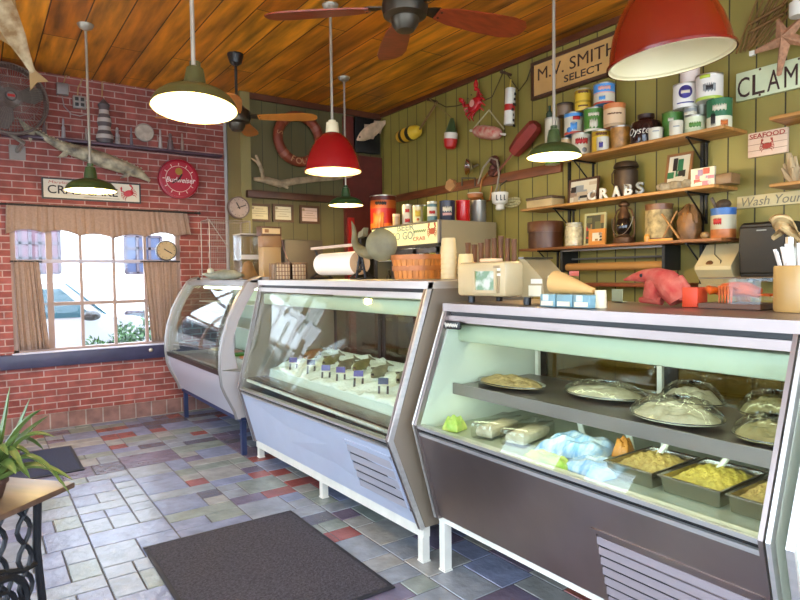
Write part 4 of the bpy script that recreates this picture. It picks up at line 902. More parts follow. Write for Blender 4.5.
# red crab
p = R2(475, 105, XR-.05)
t = thing('crab', 'glossy red crab with spread claws mounted high on the olive wall', 'crab ornament', T(p) @ RW @ RZ(radians(25)) @ Matrix.Scale(.76, 4))
cr = C('crab_red', 'b01c20', .25, var=.25, vs=14); s = .21
b = B(); b.lathe([(0, -.03), (.6*s, -.02), (.68*s, 0), (.55*s, .04), (.3*s, .06), (0, .065)], 28, Matrix.Diagonal((1, .72, 1, 1))); put('shell', b, cr, t)
for sg in (-1, 1):
    for k in range(4):
        a_ = radians(-70+30*k); p0 = Vector((sg*.55*s*cos(a_), .42*s*sin(a_), 0)); p1 = Vector((sg*.88*s*cos(a_*.8), .70*s*sin(a_), .035)); p2 = p1+Vector((sg*.06*s, -.24*s, -.03))
        b = B(); b.tube([p0, p1, p2], [.018, .015, .005], 8); put('leg', b, cr, t)
    b = B(); b.tube([(sg*.45*s, .35*s, 0), (sg*.80*s, .5*s, .03), (sg*.66*s, .74*s, .04)], [.022, .024, .032], 10)
    b.lathe([(0, 0), (.03, .03), (.035, .07), (.02, .11), (0, .14)], 10, T(sg*.66*s, .72*s, .04) @ RX(-pi/2) @ RY(sg*.5)); put('claw', b, cr, t)
for sg in (-1, 1): b = B(); b.ball((sg*.04, .13, .05), .01, 8); put('eye', b, dark, t)
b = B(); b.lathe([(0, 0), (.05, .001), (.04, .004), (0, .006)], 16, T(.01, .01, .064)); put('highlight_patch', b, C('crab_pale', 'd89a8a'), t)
# red wooden buoy
t = thing('buoy', 'faceted dark red wooden buoy on a long stick left of the lamp', 'buoy', align(R2(537, 124), R2(514, 152)), 'wall buoys'); L = (R2(537, 124)-R2(514, 152)).length
b = B(); b.lathe([(.05, 0), (.075, .03), (.085, L*.6), (.065, L), (0, L)], 6); put('float', b, C('barn_red', '8a2c20', .6, var=.2), t, ang=20)
b = B(); b.tube([(0, 0, L), (0, 0, L+.33)], .011, 8); put('stick', b, C('stick_red', '8a4a34'), t)
# clamp-lamp like wire gear and mug
t = thing('reflector_lamp', 'small chrome reflector hanging on wires on the wall above the red can', 'reflector', T(R2(468, 167, XR-.12)) @ RY(-pi/2) @ RX(-.4))
b = B(); b.lathe([(.02, -.05), (.05, -.04), (.085, 0), (.09, .01), (.08, .005), (.045, -.03), (0, -.04)], 28); put('dish', b, C('chrome', 'd0d0d0', .1, metal=1), t)
b = B(); b.tube([(.0, .02, -.05), (.03, .02, -.12)], .012, 8); put('stem', b, tin, t)
cord('grey wire bracket under the chrome reflector', [R2(462, 186, XR-.05), R2(462, 178, XR-.10), R2(475, 178, XR-.10), R2(475, 186, XR-.05)], C('wire_grey', '7a7468', metal=.7), .008, 'wire_bracket', 'bracket')
t = thing('scallop_shell', 'pale orange scallop shell on the wall ledge at left', 'shell', T(R2(451, 187, XR-.045)) @ RW); b = B()
pts = [(.0, -.05)]+[(.075*(1+.06*cos(8*a))*sin(a), .075*(1+.06*cos(8*a))*cos(a)+.01) for a in [radians(-110+220*i/24) for i in range(25)]]
b.prism(pts, -.02, .02); put('valve', b, C('scallop', 'c8925c', var=.2), t)
t = thing('shell_pot', 'small orange and white pot hung under the reflector', 'pot', T(R2(475, 196, XR-.09)))
b = B(); b.lathe([(.03, -.05), (.075, -.02), (.085, .02), (.08, .03), (.065, .03), (.06, .0), (0, -.01)], 24, mats=[0, 0, 1, 1, 1, 1]); put('bowl', b, [C('pot_orange', 'b06a34'), white], t)
b = B(); b.tube([(.09, 0, .0), (.02, 0, .0)], .01, 6); put('hook', b, dark, t)
b = B(); c = R2(494, 168, XR-.06)
for k in range(7): b.ball(c+Vector((random.uniform(-.012, .012), random.uniform(-.05, .05), random.uniform(-.06, .09))), (.04, .045, .04), 10)
single('float_bundle', b, C('dark_rust', '54281c', .7, var=.4, vs=16), 'dark rusty clump of floats on the wall above the lettered mug', 'floats')
cord('grey hose looping from the rusty clump toward the reflector', [R2(478, 184, XR-.12), R2(483, 168, XR-.13), R2(491, 158, XR-.13), R2(497, 160, XR-.14), R2(499, 175, XR-.14), R2(497, 188, XR-.13), R2(495, 192, XR-.12)], C('hose', '8a7c68'), .010, 'hose', 'hose')
cord('copper loop hanging left of the mug', [R2(490, 170, XR-.05), R2(482, 180, XR-.05), R2(480, 192, XR-.05), R2(484, 202, XR-.05), R2(490, 200, XR-.05), R2(492, 186, XR-.05)], C('copper', 'a0642c', .35, metal=.7), .011, 'hose', 'hose')
t = thing('mug', 'white cone cup with dark lettering hanging on the wall', 'cup', T(R2(500, 210, XR-.13)))
b = B(); b.lathe([(.035, 0), (.045, .01), (.04, .05), (.075, .07), (.085, .17), (.075, .17), (.07, .08), (0, .07)], 28); put('cup', b, white, t)
text('LL', dark, t, T(-.03, .05, .12) @ RZ(-pi/2-.6+pi/2*0) @ RX(pi/2), h=.045, w=.07, wrap=.085, bold=.03) if False else None
b = B()
for x in (-.04, 0, .035): b.box(x, x+.010, -.087, -.080, .09, .14, M=RZ(-.75)); b.box(x, x+.02, -.087, -.080, .085, .095, M=RZ(-.75))
put('marks', b, dark, t)
b = B(); b.tube([(.0, 0, .15), (.0, 0, .24), (.10, 0, .30)], .007, 6); put('hanger', b, C('wire_grey', ''), t)
# ================================================================== UPPER RIGHT
# bundle of wooden laths
ga, gb = at(745, 50, 0, XR-.06), at(778, -6, 0, XR-.06)
t = thing('lath_bundle', 'fan of thin brown wooden laths and netting fixed above the CLAMS sign', 'lath bundle', T(ga)); O = t.matrix_basis.inverted()
for k in range(9):
    e0 = at(736+4.2*k if k < 4 else 742+4.5*(k-3), 54-1.3*k, 0, XR-.04-.004*k); e1 = at(760+5.5*k, -8+2*(k % 3), 0, XR-.04-.004*k)
    b = B(); b.tube([O @ e0, O @ e1], .007, 6); put('lath', b, C('lath', '7a5420', .7, var=.2), t)
for y in (10, 19): b = B(); b.tube([O @ at(752-y*.2, y+14, 0, XR-.10), O @ at(784, y-6, 0, XR-.10)], .011, 6); put('crosspiece', b, C('lath', ''), t)
# starfish
p = at(785, 38, 0, XR-.12)
t = thing('starfish', 'large pinkish brown starfish hung over the CLAMS sign', 'starfish', T(p) @ RW); b = B()
L = 31*mpp(p); rays = [(-1.0, -.18, .95), (-.15, -1.0, 1.15), (.85, -.5, 1.0), (.75, .6, 1), (-.25, .75, .7)]
pts = []
for k, (x, y, l) in enumerate(rays):
    a0 = atan2(y, x); pts += [(L*.30*cos(a0-.5), L*.30*sin(a0-.5)), (L*l*cos(a0-.07), L*l*sin(a0-.07)), (L*l*1.03*cos(a0), L*l*1.03*sin(a0)), (L*l*cos(a0+.07), L*l*sin(a0+.07))]
pts.sort(key=lambda q: 0)
ce0 = b.bm.verts.new((0, 0, .05)); ce1 = b.bm.verts.new((0, 0, -.03)); vs = [b.bm.verts.new((x, y, 0)) for x, y in pts]
for i in range(len(vs)): b.face([vs[i], vs[(i+1) % len(vs)], ce0]); b.face([vs[(i+1) % len(vs)], vs[i], ce1])
put('body', b, C('starfish', 'a87858', .8, var=.25, vs=40, bump=.5), t)
b = B(); b.box(-.015, .015, -.02, .012, -.012, .012, M=T(-L*1.0, -L*.17, .0)); put('pale_tip', b, white, t)
p = at(797, 15, 0, XR-.16); b = B(); b.lathe([(.05, 0), (.055, .01), (.055, .085), (.04, .09), (.03, .12), (.03, .18), (0, .18)], 24)
single('fishing_float', b, white, 'white capped float on the wall above the starfish', 'float', (XR-.18, p.y-.02, p.z-.02))
# coral on the small shelf
t = thing('coral', 'pale branching coral bunch on the small shelf at the right edge', 'coral', T(4.29, at(797, 178, 0, 4.29).y, qb.z)); rr = random.Random(8); b = B()
for k in range(26):
    a_ = rr.uniform(0, 2*pi); l = rr.uniform(.08, .2); r_ = rr.uniform(.02, .10); q = Vector((cos(a_)*r_*.6, sin(a_)*r_, 0))
    b.tube([q*.3, q+Vector((0, 0, l*.5)), q*1.5+Vector((0, 0, l))], [.016, .02, .008], 6)
put('branches', b, C('coral', 'b39a74', .9, var=.2), t)
# wall dispensers
a, c = at(697, 258, 0, 4.20), at(737, 281, 0, 4.20); yl, yr_ = a.y, at(733, 258, 0, 4.2).y
t = thing('towel_dispenser', 'cream slope-fronted dispenser on the olive wall beside the black one', 'dispenser', T(4.3, (yl+yr_)/2, 1.55)); O = t.matrix_basis.inverted(); ww = yl-yr_
pr = [(4.33, 1.74), (XR, 1.74), (XR, 1.46), (4.26, 1.46), (4.17, 1.56), (4.17, 1.585)]
b = B(); b.hexa([O @ Vector((x, yr_, z)) for x, z in pr], [O @ Vector((x, yl, z)) for x, z in pr]); put('body', b, C('cream_box', 'cdb98a'), t, ang=20)
b = B(); b.lathe([(.026, 0), (.026, .004), (.018, .006), (0, .006)], 20, O @ T(4.19, (yl+yr_)/2+.03, 1.60) @ RY(-1.1)); put('knob', b, brown, t)
b = B(); b.tube([O @ Vector(q) for q in ((4.33, yl-.06, 1.745), (4.25, yl-.10, 1.665), (4.20, yl-.17, 1.62), (4.172, yl-.17, 1.57))], .003, 6); put('cord', b, dark, t)
b = B(); b.hexa([O @ Vector((x, yr_+.01, z)) for x, z in ((4.2, 1.44), (XR, 1.44), (XR, 1.46), (4.2, 1.46))], [O @ Vector((x, yl-.01, z)) for x, z in ((4.2, 1.44), (XR, 1.44), (XR, 1.46), (4.2, 1.46))]); put('tray', b, beige, t)
yl, yr_ = at(739, 250, 0, 4.15).y, at(786, 250, 0, 4.15).y; z0, z1 = at(760, 279, 0, 4.15).z, at(742, 223, 0, 4.15).z
t = thing('towel_dispenser', 'tall black wall dispenser with rounded front at right', 'dispenser', T(4.3, (yl+yr_)/2, z0)); h = z1-z0; w = yl-yr_
b = B(); pr = [(.115, 0), (-.12, 0), (-.15, .03), (-.155, h*.5), (-.155, h*.93), (-.13, h), (.115, h)]; b.hexa([(x, -w/2, z) for x, z in pr], [(x, w/2, z) for x, z in pr])
bmesh.ops.bevel(b.bm, geom=list(b.bm.edges), offset=.012, segments=2, affect='EDGES'); put('housing', b, C('smoke_black', '1c150c', .5), t)
b = B(); b.box(-.16, -.15, -.03, .03, h*.84, h*.86); put('emblem', b, grey, t)
b = B(); b.box(-.10, .08, -w*.4, w*.4, -.012, .004); put('base', b, black, t)
# ================================================================== BEVERAGE COOLER AND WHAT STANDS ON IT
FX, FY, FZ = 3.64, 4.53, 2.075
FB = at(372, 240, 0, FX).y
t = thing('drinks_cooler', 'beige drinks cooler with lit sign panel standing against the olive wall', 'cooler', T((FX+4.38)/2, (FY+FB)/2, 0)); O = t.matrix_basis.inverted()
def fb(n, x0, x1, y0, y1, z0, z1, m, par=None, bev=0): b = B(); b.box(x0, x1, y0, y1, z0, z1, bev=bev, M=O); return put(n, b, m, par or t)
fb('side_panel', FX+.02, 4.38, FY, FY+.03, 0, FZ, beige, bev=.004); fb('side_panel', FX+.02, 4.38, FB-.03, FB, 0, FZ, beige); fb('back_panel', 4.34, 4.38, FY+.03, FB-.03, 0, FZ, beige)
fb('top', FX+.02, 4.34, FY+.03, FB-.03, FZ-.03, FZ, dark); fb('base', FX+.02, 4.34, FY+.03, FB-.03, 0, .25, dark)
zs0, zs1 = at(436, 243, 0, FX).z, at(436, 222, 0, FX).z
sg = fb('sign_panel', FX, FX+.02, FY+.03, FB, zs0, zs1, C('sign_cream', 'd8cf98', .4, emit='e8dca0', es=.25))
fb('sign_trim', FX-.008, FX+.02, FY, FY+.03, zs0-.02, FZ, greytrim); fb('sign_trim', FX-.008, FX+.02, FY, FB, zs0-.035, zs0, dark); fb('sign_trim', FX-.004, FX+.02, FY+.03, FB, zs1, FZ, dark)
def sgm(px_, py_): p = at(px_, py_, 0, FX-.001); return O @ T(p) @ RW
hs_ = zs1-zs0; stx = C('sign_grey', '8a9a86')
text('BEER', stx, sg, sgm(405.5, 227.5), h=hs_*.33, w=.30, bold=.01); text('TO GO!', stx, sg, sgm(402.5, 236), h=hs_*.40, w=.42, bold=.01)
text('CRAB', C('sign_red2', 'c0542c'), sg, sgm(419, 238.5), h=hs_*.2, w=.20)
b = B(); q = sgm(419.5, 231); b.tube([q @ Vector((-.1+.2*i/30, .012*sin(i*1.3), 0)) for i in range(31)], .004, 5); put('script', b, C('sign_green', '6a8a4a'), sg)
crab(sgm(432, 230) @ T(0, -.01, 0), hs_*.46, C('sign_red2', ''), sg, th=.003)
for k in range(3):
    y0, y1 = FY+.03+(FB-FY-.06)*k/3, FY+.03+(FB-FY-.06)*(k+1)/3
    b = B()
    for q in ((y0, y0+.035, .27, zs0-.04), (y1-.035, y1, .27, zs0-.04), (y0, y1, .27, .31), (y0, y1, zs0-.09, zs0-.04)): b.box(FX, FX+.03, *q, M=O)
    dr = put('door', b, steeld, t); b = B(); b.box(FX+.012, FX+.016, y0+.035, y1-.035, .31, zs0-.09, M=O); put('pane', b, wglass, dr)
for z in (.7, 1.05, 1.40, 1.70): fb('shelf', FX+.06, 4.30, FY+.04, FB-.04, z, z+.012, whiteen)
rr = random.Random(11); bc = [yellow, white, amber, C('lemon', 'd8cc5a'), dark, dgreen]
for z in (1.412, 1.712):
    n = 12
    for k in range(n):
        y = FY+.12+(FB-FY-.24)*k/(n-1); m_ = bc[rr.randrange(6)]; b = B(); b.lathe([(.032, 0), (.034, .01), (.034, .10), (.014, .145), (.013, .19), (0, .19)], 14, mats=[0, 0, 1, 1, 1]); 
        nm = ['upper', 'middle'][z < 1.6]
        single('bottle', b, [m_, dark], 'labelled drink bottle on the %s shelf inside the drinks cooler' % nm, 'bottle', (FX+.14, y, z+.0015), 'bottles inside the cooler %s shelf' % nm)
l = bpy.data.lights.new('cooler_light', 'POINT'); l.energy = 3; l.color = (1, .95, .75); l.shadow_soft_size = .05
o = bpy.data.objects.new('cooler_light', l); COL.objects.link(o); o.parent = t; o.matrix_basis = O @ T(FX+.08, (FY+FB)/2, 1.86)
Kc = 'cans on top of the drinks cooler'; XC_ = 3.80
can('large red and orange can with dark top on the left end of the cooler', 370, 396, 196.5, FZ, 3.9, [(.18, C('fire_orange', 'd86a1c')), (.62, C('fire_red', 'b01e12')), (.86, C('fire_amber', 'b85a1c')), (1, C('fire_dark', '5a1a10'))], group=Kc, deco=decos(patch(orange, .9, .32, .5, x=-.4, shape='wave'), patch(dark, .9, .77, .1, x=-.2, shape='wave')))
can('tiny tan lidded tub next to the large red can', 392.5, 400, 214.5, FZ, 3.70, [(.8, tan), (1, peach)], group=Kc, lid=peach)
can('cream can with orange side and red marks on the cooler', 402, 412.5, 205, FZ, 3.8, [(1, offw)], group=Kc, deco=decos(patch(red, .8, .72, .2, shape='wave'), patch(red, .9, .25, .2, shape='wave')))
can('cream can with yellow and orange picture on the cooler', 412.5, 423, 206, FZ, 3.8, [(1, C('can_cream2', 'd8c890'))], group=Kc, deco=decos(patch(yellow, 1.0, .6, .4, shape='wave'), patch(orange, .5, .25, .2, shape='disc')))
can('olive green can half hidden beside the yellow picture can', 421, 428, 205.5, FZ, 3.95, [(1, lime)], group=Kc)
can('white can with red band beside the dark lettered can', 427, 437, 202, FZ, 3.8, [(.3, C('can_teal', '4a6a6a')), (.75, offw), (.9, C('can_teal', '')), (1, offw)], group=Kc, deco=patch(red, 1.2, .5, .18, shape='wave'))
can('navy can with white lettering on the cooler', 439.5, 455, 201.5, FZ, 3.90, [(1, C('navy_can', '2a2c3c'))], group=Kc, lid=navy, deco=decos(patch(offw, 1.2, .62, .26, shape='wave'), patch(pink, 1.2, .36, .12)))
can('plain bright red can on the cooler', 456, 470, 201, FZ, 4.08, [(1, C('fire_engine', 'c01818', .25))], group=Kc, lid=C('fire_engine', ''))
can('plain grey metal can at the right end of the cooler', 471, 486, 201, FZ, 4.28, [(1, C('grey_can', '8a857c', .35, metal=.4))], group=Kc)
# ================================================================== ON TOP OF THE CASES
ZA, ZB = 1.522, 1.402
# whale-tail shaped sculpture on black stand
XT = 2.24
p = at(361, 279, 0, XT); t = thing('scale_stand', 'black cast iron A-frame stand on the middle case top', 'stand', T(XT, p.y, ZA)); k = mpp(p)
ir = blackiron
for sg in (-1, 1): b = B(); b.tube([(0, sg*9*k, .004), (0, sg*7*k, 8*k), (0, sg*2.5*k, 22*k), (0, sg*1*k, 30*k)], .009, 8); put('leg', b, ir, t)
b = B(); b.box(-.05, .05, -10*k, 10*k, 0, .010, bev=.003); put('base', b, ir, t)
b = B(); b.tube([(0, -6*k, 10*k), (0, 6*k, 10*k)], .007, 8); put('crossbar', b, ir, t)
b = B(); b.tube([(0, 0, 28*k), (0, 1*k, 45*k)], .014, 8); put('post', b, ir, t)
XW = XT-.045; c = at(370, 247, 0, XW); b = B(); kk = mpp(c)
def wt(px_, py_): return at(px_, py_, 0, XW)-c
b.tube([wt(*q) for q in ((351.5, 221), (353.5, 227), (354.5, 234), (354.5, 242), (357.5, 248), (363, 252), (370, 253), (378, 252))], [.4*kk, 2.0*kk, 2.9*kk, 3.6*kk, 4.6*kk, 5.6*kk, 6.5*kk, 5*kk], 14)
M = T(wt(381.5, 245)) @ RZ(radians(52)); b.lathe([(0, -.5), (.55, -.45), (.9, -.25), (1, 0), (.9, .25), (.55, .45), (0, .5)], 28, M @ RY(pi/2) @ Matrix.Diagonal((16*kk, 15.5*kk, .06, 1)))
b.prism([(-5*kk, -4*kk), (4*kk, -2*kk), (6*kk, 6*kk), (1*kk, 3*kk), (-4*kk, 2*kk)], -.02, .02, T(wt(363, 234)) @ RW)
single('whale_tail', b, C('stone_grey', '665f44', .6, var=.22, vs=14), 'mottled grey tail-shaped carving on the black stand by the paper roll', 'carving', c, ang=60)
# paper roll and its cutter
XPR = 2.42; y1, y0 = at(323, 258, 0, XPR).y, at(360, 264, 0, XPR).y; c = at(357, 263, 0, XPR); r = .092; zc = c.z
t = thing('paper_cutter', 'black counter rack with cutter bar holding the white paper roll', 'paper cutter', T(XPR, (y0+y1)/2, ZA)); O = t.matrix_basis.inverted()
for y in (y0-.03, y1+.03):
    b = B(); b.tube([O @ Vector(q) for q in ((XPR-.10, y, ZA+.012), (XPR-.02, y, ZA+.06), (XPR, y, zc), (XPR-.06, y, zc+.13))], .010, 8); b.tube([O @ Vector(q) for q in ((XPR+.10, y, ZA+.012), (XPR+.02, y, ZA+.06))], .010, 8); b.tube([O @ Vector(q) for q in ((XPR-.11, y, ZA+.010), (XPR+.11, y, ZA+.010))], .008, 6); put('side_frame', b, ir, t)
b = B(); b.tube([O @ Vector((XPR, y0-.03, zc)), O @ Vector((XPR, y1+.03, zc))], .012, 10); put('spindle', b, ir, t)
b = B(); b.box(XPR-.09, XPR-.05, y0-.06, y1+.05, zc+.125, zc+.145, M=O); put('cutter_bar', b, C('bar_pink', 'b8a090'), t)
b = B(); L = y1-y0; b.lathe([(.026, 0), (r, 0), (r, L), (.026, L)], 40, T(XPR, y0, zc) @ RX(-pi/2), cap0=False, cap1=False, mats=[1, 0, 1]); b.m(1).lathe([(.026, 0), (.026, L)], 20, T(XPR, y0, zc) @ RX(-pi/2), cap0=False, cap1=False)
single('paper_roll', b, [paper, C('roll_end', 'b89a7c', .8)], 'big roll of white wrapping paper on the middle case', 'paper roll')
# bushel basket
p = at(413, 280, 0, 2.36); r = 27*mpp(p)*.98; t = thing('basket', 'orange-brown wooden bushel basket on the middle case', 'basket', T(2.40, p.y, ZA)); h = at(413, 255, 0, 2.36).z-ZA
bas = C('basket_wood', 'b8712e', .55, var=.3, vs=3, stretch=(14, 14, 1)); b = B(); n = 26
for k in range(n):
    a0, a1 = 2*pi*(k+.06)/n, 2*pi*(k+.94)/n
    for ra, za, rb, zb_ in ((r*.88, .004, r, h),):
        q = [Vector((ra*cos(a), ra*sin(a), za)) for a in (a0, a1)]+[Vector((rb*cos(a), rb*sin(a), zb_)) for a in (a1, a0)]
        b.hexa(q, [Vector((v.x*.96, v.y*.96, v.z)) for v in q])
b.lathe([(0, .0), (r*.87, .0), (r*.87, .008), (0, .008)], 26); put('staves', b, bas, t)
for z in (h*.9, h*.45): b = B(); rr_ = r*(.88+.12*z/h)+.003; b.lathe([(rr_, z-h*.1), (rr_+.004, z-h*.1), (rr_+.004, z+h*.1), (rr_, z+h*.1), (rr_, z-h*.1)], 32, cap0=False, cap1=False); put('hoop', b, C('hoop', 'a8622a', .5, var=.2), t)
# stacks of food tubs
def stack(label, pl, pr, ptop, X, Z, m, n, group='stacks of tubs on the middle case', flip=True):
    c = at((pl+pr)/2, ptop, 0, X); r = (pr-pl)/2*mpp(c); h = c.z-Z; t = thing('tub_stack', label, 'tubs', T(X, c.y, Z), group)
    for k in range(n):
        z0 = h*(1-.0)*k/(n+2.0); b = B(); hh = h-z0 if k == n-1 else h*3/(n+2); b.lathe([(r*1.0, z0), (r*1.03, z0+.004), (r*1.0, z0+.012), (r*.86, z0+hh-.004), (r*.82, z0+hh), (0, z0+hh)], 24); put('tub', b, m, t)
stack('tall stack of upturned cream tubs beside the basket', 440.5, 456.5, 238, 2.36, ZA, C('tub_cream', 'c4ab7c', .45), 6)
stack('shorter stack of upturned tubs by the scale', 457.5, 474, 254, 2.42, ZA, C('tub_cream2', 'd0b27c', .45), 3)
# brown paper bags standing behind the scale
rr = random.Random(21)
for k in range(8):
    pxc = 468+6.6*k; p = at(pxc, 262, 0, 2.66); top = at(pxc, 244-(6 if k > 2 else 0)+rr.uniform(-2, 2), 0, 2.66).z; b = B(); w = 2.9*mpp(p); hh = top-ZA
    b.lathe([(w*1.0, 0), (w*.95, .03), (w*.9, hh*.8), (w*1.0, hh), (w*.7, hh-.004), (w*.65, hh*.9)], 9, M=RZ(rr.random()))
    single('paper_bag', b, mat('bag_brown', '6a4224', .7, var=.25), 'rolled brown paper bag in the row standing behind the scale', 'paper bag', (2.66, max(p.y, 2.60), ZA), 'brown paper bags behind the scale')
# checkout scale
XS = 2.125; pl, pm, pr = at(464, 275, 0, XS), at(514, 275, 0, XS), at(565, 275, 0, XS); z1 = at(490, 262, 0, XS).z
t = thing('shop_scale', 'cream electronic shop scale with screen on the brown steel case', 'scale', T(XS, (pl.y+pr.y)/2, ZB)); O = t.matrix_basis.inverted(); cs = C('scale_cream', 'b09a72', .4, var=.05); cs2 = C('scale_tan', '97845e', .45)
zb = ZB+.035; b = B(); b.box(XS-.06, XS+.12, pm.y, pl.y-.01, zb, z1, bev=.02, M=O); put('display_housing', b, cs, t)
q0, q1 = at(476, 290, 0, XS-.062), at(495, 271, 0, XS-.062); b = B(); b.box(XS-.066, XS-.058, q1.y, q0.y, q0.z, q1.z, M=O)
scr = bpy.data.materials.new('screen'); scr.use_nodes = True; nt = scr.node_tree; bs = nt.nodes['Principled BSDF']; bs.inputs['Base Color'].default_value = (.02, .02, .02, 1); bs.inputs['Roughness'].default_value = .15
n = nt.nodes.new('ShaderNodeTexNoise'); n.inputs['Scale'].default_value = 22; cr_ = nt.nodes.new('ShaderNodeValToRGB'); cr_.color_ramp.elements[0].color = (*lin('5a8a3a'), 1); cr_.color_ramp.elements[0].position = .4; cr_.color_ramp.elements[1].color = (*lin('dfe6d0'), 1); cr_.color_ramp.elements[1].position = .6
tcn = nt.nodes.new('ShaderNodeTexCoord'); nt.links.new(tcn.outputs['Object'], n.inputs['Vector']); nt.links.new(n.outputs['Fac'], cr_.inputs[0]); nt.links.new(cr_.outputs[0], bs.inputs['Emission Color']); bs.inputs['Emission Strength'].default_value = .6
sc_ = put('screen', b, scr, t)
b = B(); e = .014
for q in ((q1.y-e, q0.y+e, q0.z-e, q0.z), (q1.y-e, q0.y+e, q1.z, q1.z+e), (q1.y-e, q1.y, q0.z, q1.z), (q0.y, q0.y+e, q0.z, q1.z)): b.box(XS-.072, XS-.058, *q, M=O)
put('bezel', b, cs, sc_)
b = B(); b.box(XS-.063, XS-.058, at(504, 280, 0, XS).y+.01, q1.y-.03, zb+.02, z1-.02, M=O); put('dark_stripe', b, C('stripe', '8a7450'), t)
for z in (z1-.045, z1-.07): b = B(); b.box(XS-.064, XS-.058, pm.y+.03, pm.y+.08, z, z+.012, M=O); put('button', b, white, t)
b = B(); zz = z1+.012; pe = at(564, 275, 0, XS+.2).y; pr_ = [(pm.y+.02, zb), (pm.y+.02, zz), (pe+.12, zz-.005), (pe+.01, zz-.10), (pe, zb)]; b.hexa([O @ Vector((XS+.06, y, z)) for y, z in pr_], [O @ Vector((XS+.24, y, z)) for y, z in pr_]); put('printer_body', b, cs2, t)
for (yy_, z_, ww, hh, m_) in ((pm.y-.09, zb+.075, .07, .022, white), (pm.y-.19, zb+.09, .06, .022, C('tag_cream', 'd8c8a0')), (pm.y-.31, zb+.11, .05, .022, C('tag_red', 'b85a4c')), (pm.y-.08, zb+.03, .08, .05, C('tag_paper', 'd8cdb0'))):
    b = B(); b.box(XS+.057, XS+.061, yy_-ww/2, yy_+ww/2, z_-hh/2, z_+hh/2, M=O); put('sticker', b, m_, t)
b = B(); b.box(XS+.05, XS+.26, pe+.12, pm.y+.02, zz, zz+.008, M=O); put('weighing_pan', b, steeld, t)
b = B(); b.box(XS-.03, XS+.06, (pl.y+pm.y)/2-.05, (pl.y+pm.y)/2+.03, z1, z1+.018, bev=.006, M=O); put('paper_cover', b, peach, t)
b = B()
for x in (XS+.0, XS+.2):
    for y in (pl.y-.06, pe+.05): b = B(); b.lathe([(.018, 0), (.018, .036)], 12, O @ T(x, y, ZB)); put('foot', b, black, t)
# paper cone, tissue packs, cup
a, c = at(556, 283, 0, 2.12), at(592, 290, 0, 2.10); b = B(); d = (c-a).length; b.lathe([(.05, 0), (.047, .04), (.012, d), (0, d)], 24, align(Vector((2.11, a.y, ZB+.110)), Vector((2.11, c.y, ZB+.072))))
single('paper_cone', b, C('cone_tan', 'c79a5c', .7), 'tan paper cone lying on the blue packs', 'paper cone')
y0, y1 = at(540, 292, 0, 2.06).y, at(591, 292, 0, 2.06).y
for k in range(3):
    ya, yb = y0+(y1-y0)*k/3, y0+(y1-y0)*(k+.94)/3; b = B(); b.box(2.06, 2.165, yb, ya, ZB, ZB+.056, bev=.004); b.m(1).box(2.055, 2.06, yb+.01, ya-.01, ZB+.006, ZB+.026)
    if k != 1: b.m(2).box(2.055, 2.06, ya-.05, ya-.02, ZB+.028, ZB+.054)
    single('tissue_pack', b, [C('pack_blue', '6a8c94'), offw, C('pack_pale', 'b8c8c8')], ['left', 'middle', 'right'][k]+'most pale blue pack in the row on the counter before the scale', 'pack', group='blue packs on the counter')
p = at(600.5, 301, 0, 2.12); r = 6*mpp(p); b = B(); b.lathe([(r*.9, 0), (r, .004), (r*.92, .075), (0, .075)], 20); single('paper_cup', b, C('cup_cream', 'd8c4a0'), 'small upturned pale cup right of the blue packs', 'cup', (2.12, p.y, ZB))
p = at(617, 296, 0, 2.60); b = B(); b.box(2.6, 2.605, p.y-.03, p.y+.03, ZB, ZB+.065); b.box(2.6, 2.64, p.y-.03, p.y+.03, ZB, ZB+.004); single('price_card', b, C('card_mint', 'a8b08c'), 'small pale green card standing behind the cup', 'card')
# plush crab / shrimp
p = at(668, 300, 0, 2.45); k = mpp(p); t = thing('plush_lobster', 'red and pink patterned plush sea creature lying on the counter', 'plush toy', T(2.45, p.y, ZB)); pm_ = mat('plush_red', 'a82c24', .9, c2='b8604c', vs=18, bump=.4)
def pp(px_, py_, X=2.45): q = at(px_, py_, 0, X); return Vector((X-2.45, q.y-p.y, q.z-ZB))
b = B(); b.tube([pp(624, 280), pp(634, 277.5), pp(645, 276), pp(656, 276), pp(666, 281), pp(674, 290), pp(680, 301)], [.004, .018, .030, .038, .055, .062, .045], 14); put('body', b, pm_, t)
b = B(); b.tube([pp(664, 273), pp(655, 285), pp(652, 298)], [.02, .045, .04], 12); b.tube([pp(680, 276), pp(684, 288), pp(683, 300)], [.012, .03, .03], 10); put('claw', b, pm_, t)
b = B(); b.tube([pp(640, 300), pp(650, 299), pp(662, 301)], [.012, .022, .02], 10); put('tail', b, pm_, t)
b = B(); b.ball(pp(641, 275.5, 2.42), .008, 10); put('eye', b, black, t)
y0, y1 = at(682, 298, 0, 2.42).y, at(697.5, 298, 0, 2.42).y; b = B(); b.box(2.42, 2.50, y1, y0, ZB, ZB+.082, bev=.003); single('red_box', b, C('carton_red', 'd0401c', .5), 'plain orange-red carton between the plush toy and the lobster tank', 'box')
